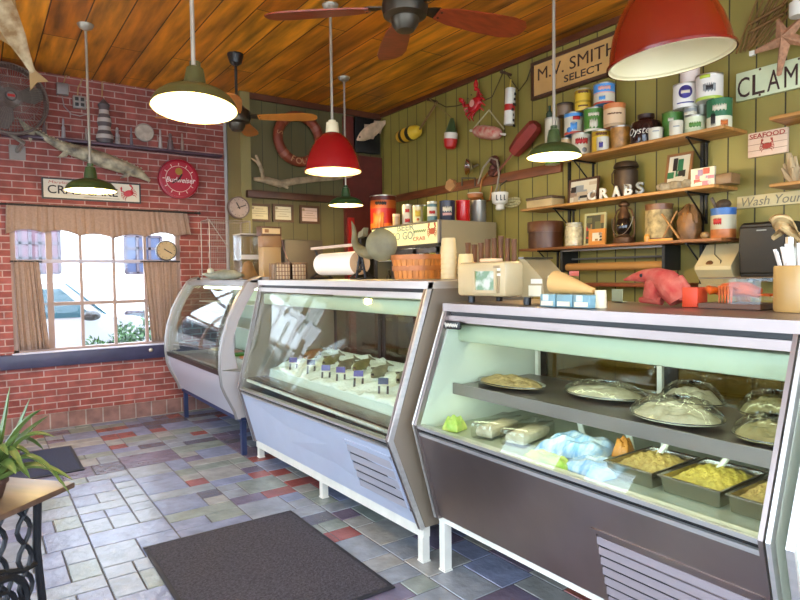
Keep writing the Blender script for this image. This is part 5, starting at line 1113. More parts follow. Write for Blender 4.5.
# lobster display
p0, p1 = at(706, 305, 0, 2.46), at(768, 305, 0, 2.46); t = thing('lobster_display', 'glass display box with an orange lobster model on the counter', 'display box', T(2.5, (p0.y+p1.y)/2, ZB)); L = (p0.y-p1.y)
b = B(); b.box(-.10, .10, -L/2, L/2, 0, .02); put('plinth', b, C('plinth', '5a3418', .4), t)
for q in ((-.10, -.096, -L/2, L/2), (.096, .10, -L/2, L/2)): b = B(); b.box(*q, .02, .12); put('glass', b, MATS.get('box_glass') or glassmat('box_glass', (.97, .97, .96), boost=.4), t)
for x in (-.098, .098):
    b = B(); b.tube([(x, -L/2, .12), (x, L/2, .12)], .003, 6); put('edge', b, tin, t)
lo = C('lobster', 'c4500c', .4, var=.4, vs=30); b = B(); b.tube([(0, L*.42, .06), (0, L*.28, .075), (0, L*.1, .075), (0, -.1*L, .075), (0, -.3*L, .06)], [.012, .024, .03, .028, .02], 10); lb = put('lobster', b, lo, t)
for k in range(10):
    sg = (-1, 1)[k % 2]; y = L*(.2-.05*(k//2)); b = B(); b.tube([(sg*.02, y, .07), (sg*.055, y+.01, .085), (sg*.075, y, .022)], [.007, .006, .003], 6); put('leg', b, lo, lb)
for sg in (-1, 1): b = B(); b.tube([(sg*.02, L*.3, .07), (sg*.06, L*.38, .07), (sg*.05, L*.45, .08)], [.012, .018, .012], 8); put('claw', b, lo, lb)
for k in range(3): b = B(); b.prism([(0, 0), (.03, -.05), (.012, -.07), (-.012, -.07)], .05, .058, T(.03*(k-1), -L*.3, 0) @ RZ(.3*(k-1))); put('tail_fin', b, lo, lb)
# crock with paper sleeves
p = at(792, 268, 0, 2.44); r = .098; q = at(771, 285, 0, 2.40); cy = q.y-.105
t = thing('crock', 'tan cylindrical crock at the right end of the counter', 'crock', T(2.42, cy, ZB)); h = at(771, 266, 0, 2.42).z-ZB
b = B(); b.lathe([(r*.97, 0), (r, .01), (r, h-.006), (r*.97, h), (r*.9, h), (r*.9, .02), (0, .02)], 40); put('body', b, C('crock_tan', 'b08a50', .35, var=.12), t)
b = B(); b.ball((-r*.75, -r*.66, h*.8), (.008, .008, .006), 8); put('chip', b, dark, t)
rr = random.Random(6)
for k in range(11):
    a_ = 2*pi*k/11; q = Vector((cos(a_)*.045, sin(a_)*.045, .03)); ro = .072+.006*(k % 3)+(.035 if abs(a_-pi/2) < .9 else 0)
    hh = h+rr.uniform(.05, .09); ro = min(ro, .045+(.083-.045)*hh/h*1.0); tip = Vector((cos(a_)*ro, sin(a_)*ro, hh)); M = align(q, tip); L = (tip-q).length
    b = B(); b.box(-.0125, .0125, -.003, .003, 0, L, M=T(2.42, cy, ZB) @ M); single('straw_sleeve', b, paper, 'white paper-wrapped utensil standing in the tan crock', 'wrapped utensil', group='wrapped utensils in the crock')
p = at(789, 230, 0, 2.62); b = B()
def crump(u, v):
    x, y = (u-.5)*.13, (v-.5)*.08
    return (.025*sin(u*9+v*4)+.018*cos(v*11), -x+.008*sin(v*13), y*(1-.4*u)+.03*sin(u*5)-.02*u)
b.grid(crump, 14, 10); o = single('napkin_paper', b, C('napkin', 'b89a68', .8), 'crumpled tan paper poking up behind the wrapped utensils', 'paper', (2.55, at(790, 229, 0, 2.55).y, at(790, 229, 0, 2.55).z), ang=20); solid(o, .002)
b = B(); z1 = o.location.z-.03; b.tube([(2.56, o.location.y, ZB), (2.56, o.location.y, z1)], .02, 8); single('paper_holder', b, tin, 'slim metal stand holding the crumpled tan paper', 'stand')
# ================================================================== PARTITION WALL AT THE BACK
YQ = YP-.03
t = thing('life_ring', 'faded orange life ring with white lettering high on the back partition', 'life ring', T(at(299, 139, 1, YP-.07)) @ BW); b = B()
RR, rr_ = .27, .058
b.tube([(RR*cos(2*pi*i/40), RR*sin(2*pi*i/40), 0) for i in range(40)], rr_, 14, closed=True); put('ring', b, C('ring_orange', '7c3216', .6, var=.2), t)
for ch, a_ in (('F', 247), ('O', 263), ('U', 279), ('R', 295), ('S', 172)):
    a = radians(a_); text(ch, C('ring_letter', 'a87850'), t, T(RR*cos(a), RR*sin(a), rr_+.001) @ RZ(a+pi/2), h=.075, bold=.01, name='letter')
for a in (.6, 2.4, 3.9, 5.5):
    b = B(); M = T(RR*cos(a), RR*sin(a), 0) @ RZ(a) @ RX(pi/2); b.lathe([(rr_+.004, -.03), (rr_+.004, .03)], 18, M, cap0=False, cap1=False); put('rope_band', b, C('band', '8a4a34'), t)
t = thing('gar_mount', 'pale gnarled driftwood branch with two upright twigs on the back partition', 'driftwood', T(0, 0, 0)); yy = YP-.06
bp_ = [at(x, y, 1, yy) for x, y in ((254, 179), (266, 180), (280, 184), (296, 181), (315, 179), (335, 178), (352, 176))]
dw = C('driftwood_pale', '9c8668', .8, var=.3, vs=14)
b = B(); b.tube(bp_, [.02, .04, .045, .042, .036, .028, .015], 10); put('trunk', b, dw, t)
for pts in (((263, 179), (262, 170), (257, 162), (251, 158)), ((262, 172), (260, 165), (256, 155)), ((278, 182), (286, 187), (288, 188))):
    b = B(); b.tube([at(x, y, 1, yy-.02) for x, y in pts], [.026, .02, .015, .006][:len(pts)], 8); put('twig', b, dw, t)
t.name = 'driftwood_branch'
for k, (x0, y0, x1, y1, d_, m_) in enumerate(((249, 203, 271, 222, 'cream certificate in a dark frame, left of three on the partition', C('cert_cream', 'c8b890')), (273, 203.5, 294, 222.5, 'grey-white certificate in a dark frame, middle of three on the partition', C('cert_grey', 'c0b8a0')), (300, 205, 320, 224, 'pinkish certificate in a dark frame, right of three on the partition', C('cert_pink', 'c0a8a0')))):
    a, c = at(x0, y0, 1, YQ), at(x1, y1, 1, YQ); w, h = c.x-a.x, a.z-c.z; t = thing('certificate', d_, 'framed certificate', T((a.x+c.x)/2, YP, (a.z+c.z)/2) @ BW, 'framed certificates')
    b = B(); e = .028
    for q in ((-w/2, w/2, -h/2, -h/2+e), (-w/2, w/2, h/2-e, h/2), (-w/2, -w/2+e, -h/2+e, h/2-e), (w/2-e, w/2, -h/2+e, h/2-e)): b.box(*q, 0, .025)
    put('frame', b, darkwood, t); b = B(); b.box(-w/2+e, w/2-e, -h/2+e, h/2-e, .002, .012); pg = put('sheet', b, m_, t)
    b = B(); 
    for j in range(4): ww = w*(.18+.1*((j*7+k) % 3)); b.box(-ww, ww, h*(.2-.13*j), h*(.2-.13*j)+.006, .012, .0125)
    b.lathe([(.016, .012), (.016, .013), (0, .0135)], 12, T(-w*.3, h*.26, 0)); put('print', b, C('print_ink', '8a7a60'), pg)
# gauge clock at the corner post
def dial(label, px_, py_, ax, v, R, face, rim, hands, M, cat='clock', name='wall_clock', num=12, txt=None, thick=.05):
    t = thing(name, label, cat, T(at(px_, py_, ax, v)) @ M); b = B(); b.lathe([(R*.98, -thick), (R, -.005), (R*.98, .012), (R*.9, .014), (R*.88, .0)], 40, cap1=False); put('rim', b, rim, t)
    b = B(); b.lathe([(R*.9, -.004), (R*.9, 0), (0, 0)], 40); put('face', b, face, t)
    if num:
        for i in range(num):
            a = 2*pi*i/num; b = B(); b.box(-R*.018, R*.018, R*.68, R*.80, .0005, .002, M=RZ(a)); put('mark', b, dark if txt is None else C('dial_ivory', 'e0c8b8'), t)
    for l, a, w in hands: b = B(); b.box(-w, w, -.02, l*R, .003, .006, M=RZ(a)); put('hand', b, dark, t)
    return t
dial('round pale gauge with dark hands hung at the corner of brick and olive walls', 239, 207.5, 1, YP-.08, .125, C('gauge_face', 'a08a80', var=.15, vs=12), C('gauge_rim', '6a5850'), ((.5, .5, .006), (.7, -1.2, .005)), BW, cat='gauge', name='gauge')
# fish on the black transom panel
def fish(t, M, L, H_, m, fin, dorsal=2, th=.35, name='body'):
    """fish along local x, head at -x"""
    prof = [(-.5, .02), (-.44, .10), (-.34, .19), (-.2, .25), (-.02, .26), (.14, .20), (.28, .11), (.36, .07), (.40, .06)]
    b = B(); rings = []
    for x, r in prof: rings.append([b.bm.verts.new(M @ Vector((x*L, r*H_*2*cos(2*pi*k/14), r*H_*2*th*sin(2*pi*k/14)))) for k in range(14)])
    for i in range(len(rings)-1):
        for k in range(14): b.face([rings[i][k], rings[i][(k+1) % 14], rings[i+1][(k+1) % 14], rings[i+1][k]])
    b.face(rings[0][::-1]); b.face(rings[-1]); o = put(name, b, m, t, ang=60)
    def fn(pts): b = B(); b.prism([(x*L, y*H_) for x, y in pts], -.004, .004, M); put('fin', b, fin, t)
    fn([(.38, .10), (.5, .42), (.47, .0), (.5, -.42), (.38, -.10)])
    for k in range(dorsal): x = -.2+.26*k; fn([(x, .46-.12*k), (x+.05, .74-.16*k), (x+.2, .44-.2*k)])
    fn([(.05, -.38), (.10, -.62), (.2, -.26)]); fn([(-.2, -.46), (-.12, -.66), (-.06, -.5)])
    b = B(); b.ball(M @ Vector((-.41*L, .09*H_, .08*H_)), .012, 8); put('eye', b, black, t)
    return o
a, c = at(357, 140, 1, YP-.12), at(390, 119, 1, YP-.12); t = thing('fish_mount', 'pale mounted fish on the black panel above the back door', 'fish mount', T((a+c)/2) @ BW @ RZ(atan2(c.z-a.z, c.x-a.x)))
fish(t, Matrix(), (c-a).length*1.02, .155, C('fish_pale', 'c8a888', .4, var=.3, vs=8), C('fin_pale', 'b89a80'))
# things standing on the far case tops against the partition
ZT1 = 1.522
def boxy(name, label, cat, x0, x1, ytop, zb, Y, d, m, group=None, bev=.004):
    a, c = at(x0, ytop, 1, Y), at(x1, ytop, 1, Y); b = B(); b.box(a.x, c.x, Y, Y+d, zb, a.z, bev=bev); return single(name, b, m, label, cat, None, group), a.z, a.x, c.x
# clear bin with a hat-shaped loaf
xb = 2.20; p = at(251.5, 276, 0, xb); Yb = p.y; a, c = at(241, 240, 1, Yb), at(262, 240, 1, Yb); w = c.x-a.x; h = at(251, 233.5, 1, Yb).z-ZT1
t = thing('clear_bin', 'clear plastic bin with pale band and lid standing on the curved case', 'bin', T((a.x+c.x)/2, Yb+w/2, ZT1)); pl = glassmat('clear_plastic', (.90, .88, .84), rough=.1, boost=1.5)
b = B()
for q in ((-w/2, -w/2+.004, -w/2, w/2), (w/2-.004, w/2, -w/2, w/2), (-w/2, w/2, -w/2, -w/2+.004), (-w/2, w/2, w/2-.004, w/2)): b.box(*q, 0, h*.97)
b.box(-w/2, w/2, -w/2, w/2, 0, .004); put('walls', b, pl, t)
b = B(); b.box(-w/2-.006, w/2+.006, -w/2-.006, w/2+.006, h*.97, h, bev=.004); put('lid', b, C('bin_lid', 'b5a898'), t); b = B(); b.box(-w/2-.003, w/2+.003, -w/2-.003, -w/2, h*.44, h*.54); put('band', b, C('bin_band', 'c8bcae'), t)
b = B(); b.lathe([(w*.42, .006), (w*.42, .05), (w*.30, .10), (w*.2, .17), (0, .19)], 20); single('bread_loaf', b, C('loaf', 'b0875c', .8, var=.25), 'tan rounded lump lying inside the clear bin', 'bread', T((a.x+c.x)/2, Yb+w/2, ZT1))
# boxes beside it
_, zt, xa, xc = boxy('carton', 'plain tan carton standing behind the gridded baskets', 'box', 263, 281, 247, ZT1, 5.06+.35, .12, C('carton_tan', 'a58458'), 'cartons by the partition')
_, zt2, _, _ = boxy('carton', 'brown carton stacked on the tan carton', 'box', 262.5, 281.5, 235.5, zt, 5.41, .12, C('carton_brown', '8a6440'), 'cartons by the partition')
_, zt3, _, _ = boxy('carton', 'dark carton with a cream front picture on top of its stack', 'box', 261, 281.5, 226, zt2, 5.41, .12, C('carton_dark', '5a3a24'), 'cartons by the partition')
a, c = at(262.5, 228, 1, 5.405), at(280, 234, 1, 5.405); b = B(); b.box(a.x, c.x, 5.403, 5.409, c.z, a.z); b.m(1).box(a.x+.02, a.x+.06, 5.400, 5.404, c.z+.01, a.z-.01); single('picture_card', b, [C('card_cream', 'c8a878'), C('card_bronze', '8a5a2c')], 'cream picture card on the front of the dark carton', 'card')
# gridded baskets
for k, (x0, x1, yt) in enumerate(((276, 291, 263), (292, 307, 263), (272, 279, 247))):
    if k == 2: continue
    Yk = 4.78; a, c = at(x0, yt, 1, Yk), at(x1, yt, 1, Yk); w = c.x-a.x; h = a.z-ZA; t = thing('wire_basket', ['pale gridded basket nearer the clear bin on the case tops', 'pale gridded basket nearer the paper roll on the case tops'][k], 'basket', T((a.x+c.x)/2, Yk+.07, ZA), 'gridded baskets')
    b = B(); b.box(-w/2+.006, w/2-.006, -.06, .06, .002, h*.92, bev=.01); put('liner', b, C('liner', 'c0ac90', .8), t)
    g = B()
    for i in range(6): x = -w/2+w*i/5; g.box(x-.003, x+.003, -.068, -.062, 0, h)
    for i in range(5): z = h*i/4; g.box(-w/2, w/2, -.068, -.062, max(0, z-.003), z+.003)
    for i in range(5): y = -.065+.13*i/4; g.box(-w/2-.003, -w/2+.003, y-.003, y+.003, 0, h); g.box(w/2-.003, w/2+.003, y-.003, y+.003, 0, h)
    put('grid', g, C('basket_brown', '7a5a44'), t)
# net trap in the corner
t = thing('net_trap', 'see-through wire fish trap standing in the corner on the curved case', 'fish trap', T(0, 0, 0)); Yt = 6.3
A = [at(201, 218, 1, Yt), at(228, 218, 1, Yt), at(247, 222, 1, Yt-.05)]; wz = C('trap_wire', '9a8c84', .5, metal=.4)
x0, x1 = 2.0, 2.44; z1 = at(201, 219, 1, Yt).z
b = B()
for i in range(24): x = x0+(x1-x0)*i/23; b.tube([(x, Yt, ZT1), (x, Yt, z1)], .0011, 4)
for i in range(34): z = ZT1+(z1-ZT1)*i/33; b.tube([(x0, Yt, z+.002), (x1, Yt, z+.002)], .0011, 4)
put('mesh', b, wz, t)
b = B()
for y in (Yt, Yt+.28): b.tube([(x0, y, ZT1), (x0, y, z1), (x1, y, z1), (x1, y, ZT1)], .006, 6)
for x in (x0, x1):
    for z in (ZT1+.006, z1): b.tube([(x, Yt, z), (x, Yt+.28, z)], .005, 6)
b.tube([(x0, Yt, z1), (x1-.05, Yt, ZT1+.05)], .005, 6); put('frame', b, wz, t)
# duck decoy
p = at(224, 277, 1, 5.7); t = thing('duck_decoy', 'low greenish bird decoy lying on the curved case before the wire trap', 'decoy', T(p.x, 5.7, ZT1)); b = B()
b.tube([(-.20, 0, .06), (-.12, 0, .045), (0, 0, .05), (.10, 0, .05), (.2, 0, .045)], [.008, .035, .05, .045, .01], 12); put('body', b, C('decoy', '8f9080', .5, var=.35, vs=10), t)
b = B(); b.ball((-.13, -.01, .085), (.035, .03, .03), 12); put('head', b, C('decoy_head', 'a8a898', .5), t)
# dark wire rack behind the paper roll
a, c = at(288, 234, 1, 6.2), at(322, 275, 1, 6.2); b = B(); b.box(2.95, 3.45, 6.55, 6.68, 0, 1.98, bev=.01); single('cabinet', b, C('cabinet_dark', '4a4038', .5, var=.1), 'dark narrow cabinet standing against the back partition behind the paper roll', 'cabinet')
cord('thin dark twine with red tie hanging behind the gridded baskets', [at(281, 236, 1, 5.39), at(284, 250, 1, 5.39), at(287, 258, 1, 5.36), at(289, 262, 1, 5.3), at(290, 262.5, 1, 4.86)], C('twine', '6a3a34'), .004, 'twine', 'twine')
# ================================================================== BRICK WALL
# drum fan
t = thing('wall_fan', 'large round grey wire-cage fan mounted on the brick wall at left', 'fan', T(at(9, 98, 1, YB-.30)) @ BW @ RY(.12)); R = .325; b = B()
for k in range(72): a = 2*pi*k/72; b.tube([(.05*cos(a), .05*sin(a), .10), (R*.6*cos(a), R*.6*sin(a), .11), (R*.92*cos(a), R*.92*sin(a), .07), (R*cos(a), R*sin(a), 0)], .0022, 4)
for r_, z in ((.10, .105), (.17, .112), (.24, .105), (.30, .085)): b.tube([(r_*cos(2*pi*i/40), r_*sin(2*pi*i/40), z) for i in range(40)], .002, 4, closed=True)
put('cage', b, C('fan_grey', '82756e', .4, metal=.4), t)
b = B(); b.lathe([(R, -.12), (R+.01, -.1), (R+.012, 0), (R, .012), (R-.012, 0), (R-.012, -.12)], 48, cap0=False, cap1=False); put('drum', b, C('fan_grey', ''), t)
b = B(); b.lathe([(0, -.1), (.09, -.1), (.09, .05), (.05, .08), (0, .08)], 24); put('motor', b, C('fan_motor', '5a504c'), t)
for k in range(3):
    M = RZ(2*pi*k/3+.4) @ RX(.5); b = B(); b.prism([(.05, -.03), (.2, -.11), (.29, -.08), (.30, .02), (.2, .06), (.05, .03)], -.003, .003, M); put('blade', b, C('fan_blade', '6a605a', .4), t)
b = B(); b.lathe([(.035, .102), (.035, .112), (0, .113)], 16); b.m(1).box(-.03, .03, -.012, .012, .113, .115); put('emblem', b, [C('fan_badge', '7a706a'), red], t)
b = B(); b.tube([(.0, -R, -.05), (.12, -R-.06, -.10), (.10, -R-.12, -.28)], .022, 8); b.box(.03, .17, -R-.2, -R-.06, -.30, -.27); put('mount', b, C('fan_mount', '8a8078', metal=.4), t)
# sturgeon mount
t = thing('fish_mount', 'long grey sturgeon with ridged back mounted slanting on the brick wall', 'fish mount', T(0, 0, 0)); yy = YB-.09
cl = [at(x, y, 1, yy) for x, y in ((36, 131), (48, 139), (64, 147), (84, 153.5), (106, 161), (126, 168), (140, 174), (150, 181))]
stg = mat('sturgeon', '5a5042', .5, c2='c0b090', vs=12); b = B(); b.tube(cl, [.018, .035, .055, .075, .08, .07, .05, .014], 14); put('body', b, stg, t)
bl = C('belly', 'c2b59a', .6, var=.1)
for i in range(26):
    f_ = i/25*6.2; k = int(f_); q = cl[k].lerp(cl[k+1], f_-k); r_ = [.018, .035, .055, .075, .08, .07, .05, .014][k]
    b = B(); b.lathe([(.016, 0), (0, .016)], 5, align(q+Vector((.012, -.03, r_*.75)), q+Vector((.03, -.05, r_*.75+.1)))); put('scute', b, bl, t)
b = B(); b.prism([(0, 0), (-.16, .12), (-.10, .0), (-.05, -.12)], -.006, .006, T(cl[0]) @ BW); put('tail_fin', b, stg, t)
for q, s_ in ((cl[2], -1), (cl[5], -1)): b = B(); b.prism([(0, 0), (-.07, -.08), (.02, -.06), (.05, 0)], -.005, .005, T(q+Vector((0, -.03, -.04))) @ BW); put('fin', b, stg, t)
# electrical bits
p = at(62, 90, 1, YB); b = B(); b.box(p.x-.055, p.x+.055, YB-.06, YB, p.z-.06, p.z+.06, bev=.008); single('junction_box', b, C('box_grey', '8a807c', .5, metal=.3), 'square grey junction box on the bricks right of the fan', 'junction box')
p = at(79, 103, 1, YB); t = thing('outlet', 'grey four-socket outlet box on the bricks near the lamp rod', 'outlet', T(p.x, YB, p.z) @ BW); b = B(); b.box(-.06, .06, -.065, .065, 0, .05, bev=.006); put('plate', b, C('plate_grey', '9a8f88', .5), t)
for x in (-.026, .026):
    for y in (-.028, .028): b = B(); b.box(x-.017, x+.017, y-.018, y+.018, .05, .053, bev=.003); put('socket', b, dark, t)
cw_ = C('cable_tan', 'b08a5c', .6)
cord('tan cable from the junction box up to the ceiling', [at(63, 85, 1, YB-.02), at(65, 78, 1, YB-.02), at(67, 74, 1, YB-.02)], cw_, .007, 'cable', 'cable')
cord('tan cable from the outlet up to the ceiling', [at(77.5, 97, 1, YB-.02), at(78, 88, 1, YB-.02), at(82, 80, 1, YB-.02), at(84, 75, 1, YB-.02)], cw_, .007, 'cable', 'cable')
cord('grey cable looping under the outlet from the junction box', [at(62, 96, 1, YB-.02), at(64, 106, 1, YB-.02), at(71, 114, 1, YB-.02), at(80, 116, 1, YB-.02), at(88, 114, 1, YB-.02)], C('cable_grey', '9a8a84', .6), .006, 'cable', 'cable')
cord('tan cable bent above the lighthouse ornament', [at(102, 97, 1, YB-.02), at(102, 82, 1, YB-.02), at(107, 81, 1, YB-.02), at(112, 82, 1, YB-.02), at(115, 80, 1, YB-.02)], cw_, .006, 'cable', 'cable')
# ornaments on the ledge
ZL = 2.985; YO = YB-.055
p = at(103.5, 98, 1, YO); h = p.z-ZL; r = 9*mpp(p); t = thing('lighthouse', 'banded grey and white lighthouse ornament on the brick wall ledge', 'ornament', T(p.x, YO, ZL)); b = B(); lw_ = C('lh_white', 'b0a49c', .6); ld = C('lh_dark', '564a4a', .6)
pr = []; ix = []
for k in range(10): pr.append((r*(1-.045*k)*(.95 if k % 4 in (1, 2) else .78), h*.82*k/9))
b.lathe(pr, 20, mats=[k % 2 for k in range(9)], Mx=None) if False else b.lathe(pr, 20, mats=[k % 2 for k in range(9)]); put('tower', b, [ld, lw_], t)
b = B(); b.lathe([(r*.62, h*.82), (r*.62, h*.85), (r*.3, h*.92), (0, h)], 16); put('roof', b, ld, t)
dial('pale decorated round plate leaning on the brick wall ledge', 144.5, 132.5, 1, YB-.075, .10, C('plate_face', 'b0a090', var=.25, vs=14), C('plate_rim', 'a8988a'), (), BW @ RX(-.05), cat='plate', name='plate', num=0, thick=.02)
for k, (x, yt, w_, lb, m_) in enumerate(((44, 117, 2.4, 'small dim glass bottle on the ledge near the fan', C('orn_grey', '7a6a6a')), (63, 118, 2.2, 'tiny dark figurine with white trim on the ledge left of the lamp rod', C('orn_ivory', '9a9090')), (86, 128, 2.0, 'small round-topped tan figurine on the ledge right of the lamp rod', C('orn_tan', '8a7a70')), (117, 127, 3.0, 'round swirled grey ornament just right of the lighthouse', C('orn_swirl', '988c88', var=.4, vs=20)), (131, 127, 1.8, 'slim dark and white figurine left of the decorated plate', C('orn_slim', '746a70')), (160, 129, 2.2, 'white figurine right of the decorated plate', C('orn_white', 'b0a09a')), (170, 133, 3.4, 'low dim jar on the ledge below the big green lamp', C('orn_jar', '6a5858')), (182, 133, 2.0, 'small tan figurine at the right end of the ledge', C('orn_right', '9a8478')))):
    p = at(x, yt, 1, YO); h = p.z-ZL; r = w_*mpp(p); b = B(); b.lathe([(r, 0), (r*.9, h*.15), (r*.7, h*.45), (r*.75, h*.55), (r*.35, h*.66), (r*.5, h*.80), (r*.4, h*.94), (0, h)], 14); single('figurine', b, m_, lb, 'figurine', (p.x, YO, ZL), 'ornaments on the brick ledge')
# crab house sign
a, c = at(43, 178.5, 1, YB-.03), at(139.5, 202, 1, YB-.03); zt, zb = a.z, at(43, 197, 1, YB-.03).z; w, h = c.x-a.x, zt-zb
t = thing('sign', 'white sign lettered CRAB CAKE with a red crab above the window', 'sign', T((a.x+c.x)/2, YB-.03, (zt+zb)/2) @ BW); b = B(); b.box(-w/2, w/2, -h/2, h/2, -.03, 0); put('board', b, C('sign_white', 'd0c4b0', .6), t)
b = B(); e = .014
for q in ((-w/2-e, w/2+e, -h/2-e, -h/2), (-w/2-e, w/2+e, h/2, h/2+e), (-w/2-e, -w/2, -h/2, h/2), (w/2, w/2+e, -h/2, h/2)): b.box(*q, -.03, .008)
put('border', b, dark, t)
text('CRAB CAKE', C('ink_black', '2a2224'), t, T(-.10*w, -.04*h, .001), h=h*.46, w=w*.72, bold=.006)
text('Maryland', C('ink_red', 'b0443a'), t, T(-.33*w, .33*h, .001), h=h*.2, w=w*.24, shear=.2)
b = B(); b.box(-.1*w, .28*w, -.40*h, -.37*h, .0, .001); put('underline', b, C('ink_faint', '9a8a7a'), t)
crab(T(.38*w, -.02*h, .001) @ RZ(.35), h*.55, C('ink_crimson', 'b8242c'), t)
# round red clock
t = dial('round crimson advertising clock with white script on the brick wall', 179, 179, 1, YB-.06, .225, C('clock_red', 'a81830', .35), C('clock_rim', '9c1028', .3), ((.30, -.55, .008), (.42, 2.2, .006)), BW, txt=1, thick=.06)
text('Budweiser', C('clock_white', 'f0dcd8'), t, T(.02, -.012, .004), h=.058, w=.33, shear=.3, bold=.01)
b = B(); b.lathe([(.04, .002), (.04, .006), (0, .007)], 20, T(0, .085, 0)); put('brass_disc', b, C('brass', 'a0803c', .4, metal=.8), t)
b = B(); b.tube([(.145*cos(2*pi*i/48), .145*sin(2*pi*i/48), .002) for i in range(48)], .003, 5, closed=True); put('ring_line', b, C('dial_ivory', ''), t)
# small round clock by the curtain
dial('small round tan thermometer dial hanging over the right half curtain', 166.5, 250.5, 1, YB-.04, .115, C('dial_tan', 'b09468', var=.12), C('dial_dark', '4a4038'), ((.6, -2.1, .005), (.3, 1.0, .005)), BW, cat='dial', name='thermometer', thick=.04)
# ================================================================== HANGING FISH UNDER THE CEILING
p0, p1 = cen(-14, -25, 4.0), cen(27, 60, 4.3); t = thing('fish_mount', 'spotted cream fish hanging tail down under the ceiling at top left', 'fish mount', T((p0+p1)/2) @ RZ(-.6) @ RX(pi/2) @ RZ(atan2(-(p1.z-p0.z), 1)*0-1.15))
fish(t, Matrix(), 1.0, .17, mat('spotted_fish', 'c8b490', .4, c2='8a6a44', vs=14), C('fin_tan', '9a7a50'), dorsal=1)
b = B(); b.tube([(0, 0, 0), (0, 0, ZC-t.location.z)], .004, 6); c_ = single('hanging_wire', b, tin, 'thin wire holding the hanging fish to the ceiling', 'wire', T(t.location))
# ================================================================== INSIDE THE FISH CASE
ice = mat('crushed_ice', 'dfe6de', .5, var=.08, vs=50, bump=.9, bs=50)
dz = .675
b = B(); b.box(1.86, 2.02, 2.58, 4.92, .687, .70)
pn = single('display_tray', b, C('tray_brown', '7a6a5c', .25, metal=.8), 'empty dark steel tray floor along the front of the fish case', 'tray')
t = thing('ice_bed', 'sloping bed of crushed ice along the back of the fish case', 'ice bed', T(0, 0, 0)); rr = random.Random(9)
b = B(); b.hexa([(2.04, 2.60, .69), (2.05, 2.60, .755), (2.64, 2.60, .88), (2.64, 2.60, .69)], [(2.04, 4.90, .69), (2.05, 4.90, .755), (2.64, 4.90, .88), (2.64, 4.90, .69)]); put('pan', b, C('ice_pan', 'c8d2c6', .4), t)
b = B(); ph = [rr.uniform(0, 6) for _ in range(6)]
def icez(x, y): return .768+(x-2.05)*.20+.010*sin(x*31+ph[0]+y*9)+.010*sin(y*27+ph[1]+x*14)+.006*sin(y*61+x*47)
b.grid(lambda u, v: (2.045+.59*u, 2.605+2.29*v, icez(2.045+.59*u, 2.605+2.29*v) if 0 < u < 1 and 0 < v < 1 else .755+.12*u), 30, 110)
solid(put('crushed_ice', b, ice, t, ang=180), .004); t['kind'] = 'stuff' if False else t.get('kind', '') or ''
del t['kind']
fishm = [mat('fillet_'+n, c, .35, c2=c2, vs=10) for n, c, c2 in (('olive', '5a5a32', '9a9060'), ('grey', '4e4e44', '8a8672'), ('rust', '8a4a24', 'a88a60'), ('silver', '6e6e5e', 'a8a48c'))]
tagm = [purple, navy, C('tag_violet', '5a5a96'), purple]
for k, (px_, py_) in enumerate(((297, 360), (315, 367), (330, 374), (345, 376), (363, 384), (388, 391))):
    q = at(px_, py_, 2, .92); x = max(2.2, min(2.45, q.x)); q = at(px_, py_, 0, 2.16); y = max(2.75, min(4.75, q.y))
    z = icez(2.33, y)+.045
    lb = ['farthest whole fish on the ice, small and rust speckled', 'second whole fish from the far end of the ice', 'third whole fish from the far end of the ice', 'fourth whole fish from the far end of the ice', 'second whole fish from the near end of the ice', 'nearest whole fish on the ice by the clear tub'][k]
    t = thing('whole_fish', lb, 'fish', T(2.36, y+.08, z+.012) @ RZ(radians(35)) @ RY(radians(-8)), 'whole fish on ice')
    fish(t, RX(pi/2*.35), .36, .085, fishm[(2, 0, 1, 0, 3, 3)[k]], fishm[1], 1)
    zt_ = icez(2.12, y); t = thing('price_tag', ['farthest', 'second', 'third', 'fourth', 'fifth', 'nearest'][k]+' violet-topped price tag standing in the ice, counted from the far end', 'price tag', T(2.12, y, zt_-.01) @ RZ(.75) @ Matrix.Scale(1.15, 4), 'price tags in the ice')
    b = B(); b.box(-.003, .003, -.030, .030, .058, .10, M=RY(.2)); b.m(1).box(-.0045, -.003, -.030, .030, .063, .099, M=RY(.2)); put('card', b, [offw, tagm[k % 4]], t)
    b = B()
    for yy_ in (-.025, .025): b = B(); b.box(.004, .010, yy_-.006, yy_+.006, 0, .055, M=RY(.2)); put('prong', b, dark, t)
y = 2.78; t = thing('clear_tub', 'clear plastic tub of shellfish sunk in the ice at the near end', 'tub', T(2.42, y, icez(2.42, y)+.012)); b = B(); b.lathe([(.11, 0), (.12, .005), (.15, .10), (.155, .10), (.125, .004), (0, .004)], 4, RZ(pi/4)); put('tub', b, pl, t); b = B(); b.lathe([(.10, .006), (.125, .055), (.06, .075), (0, .08)], 16); put('contents', b, fishm[3], t)
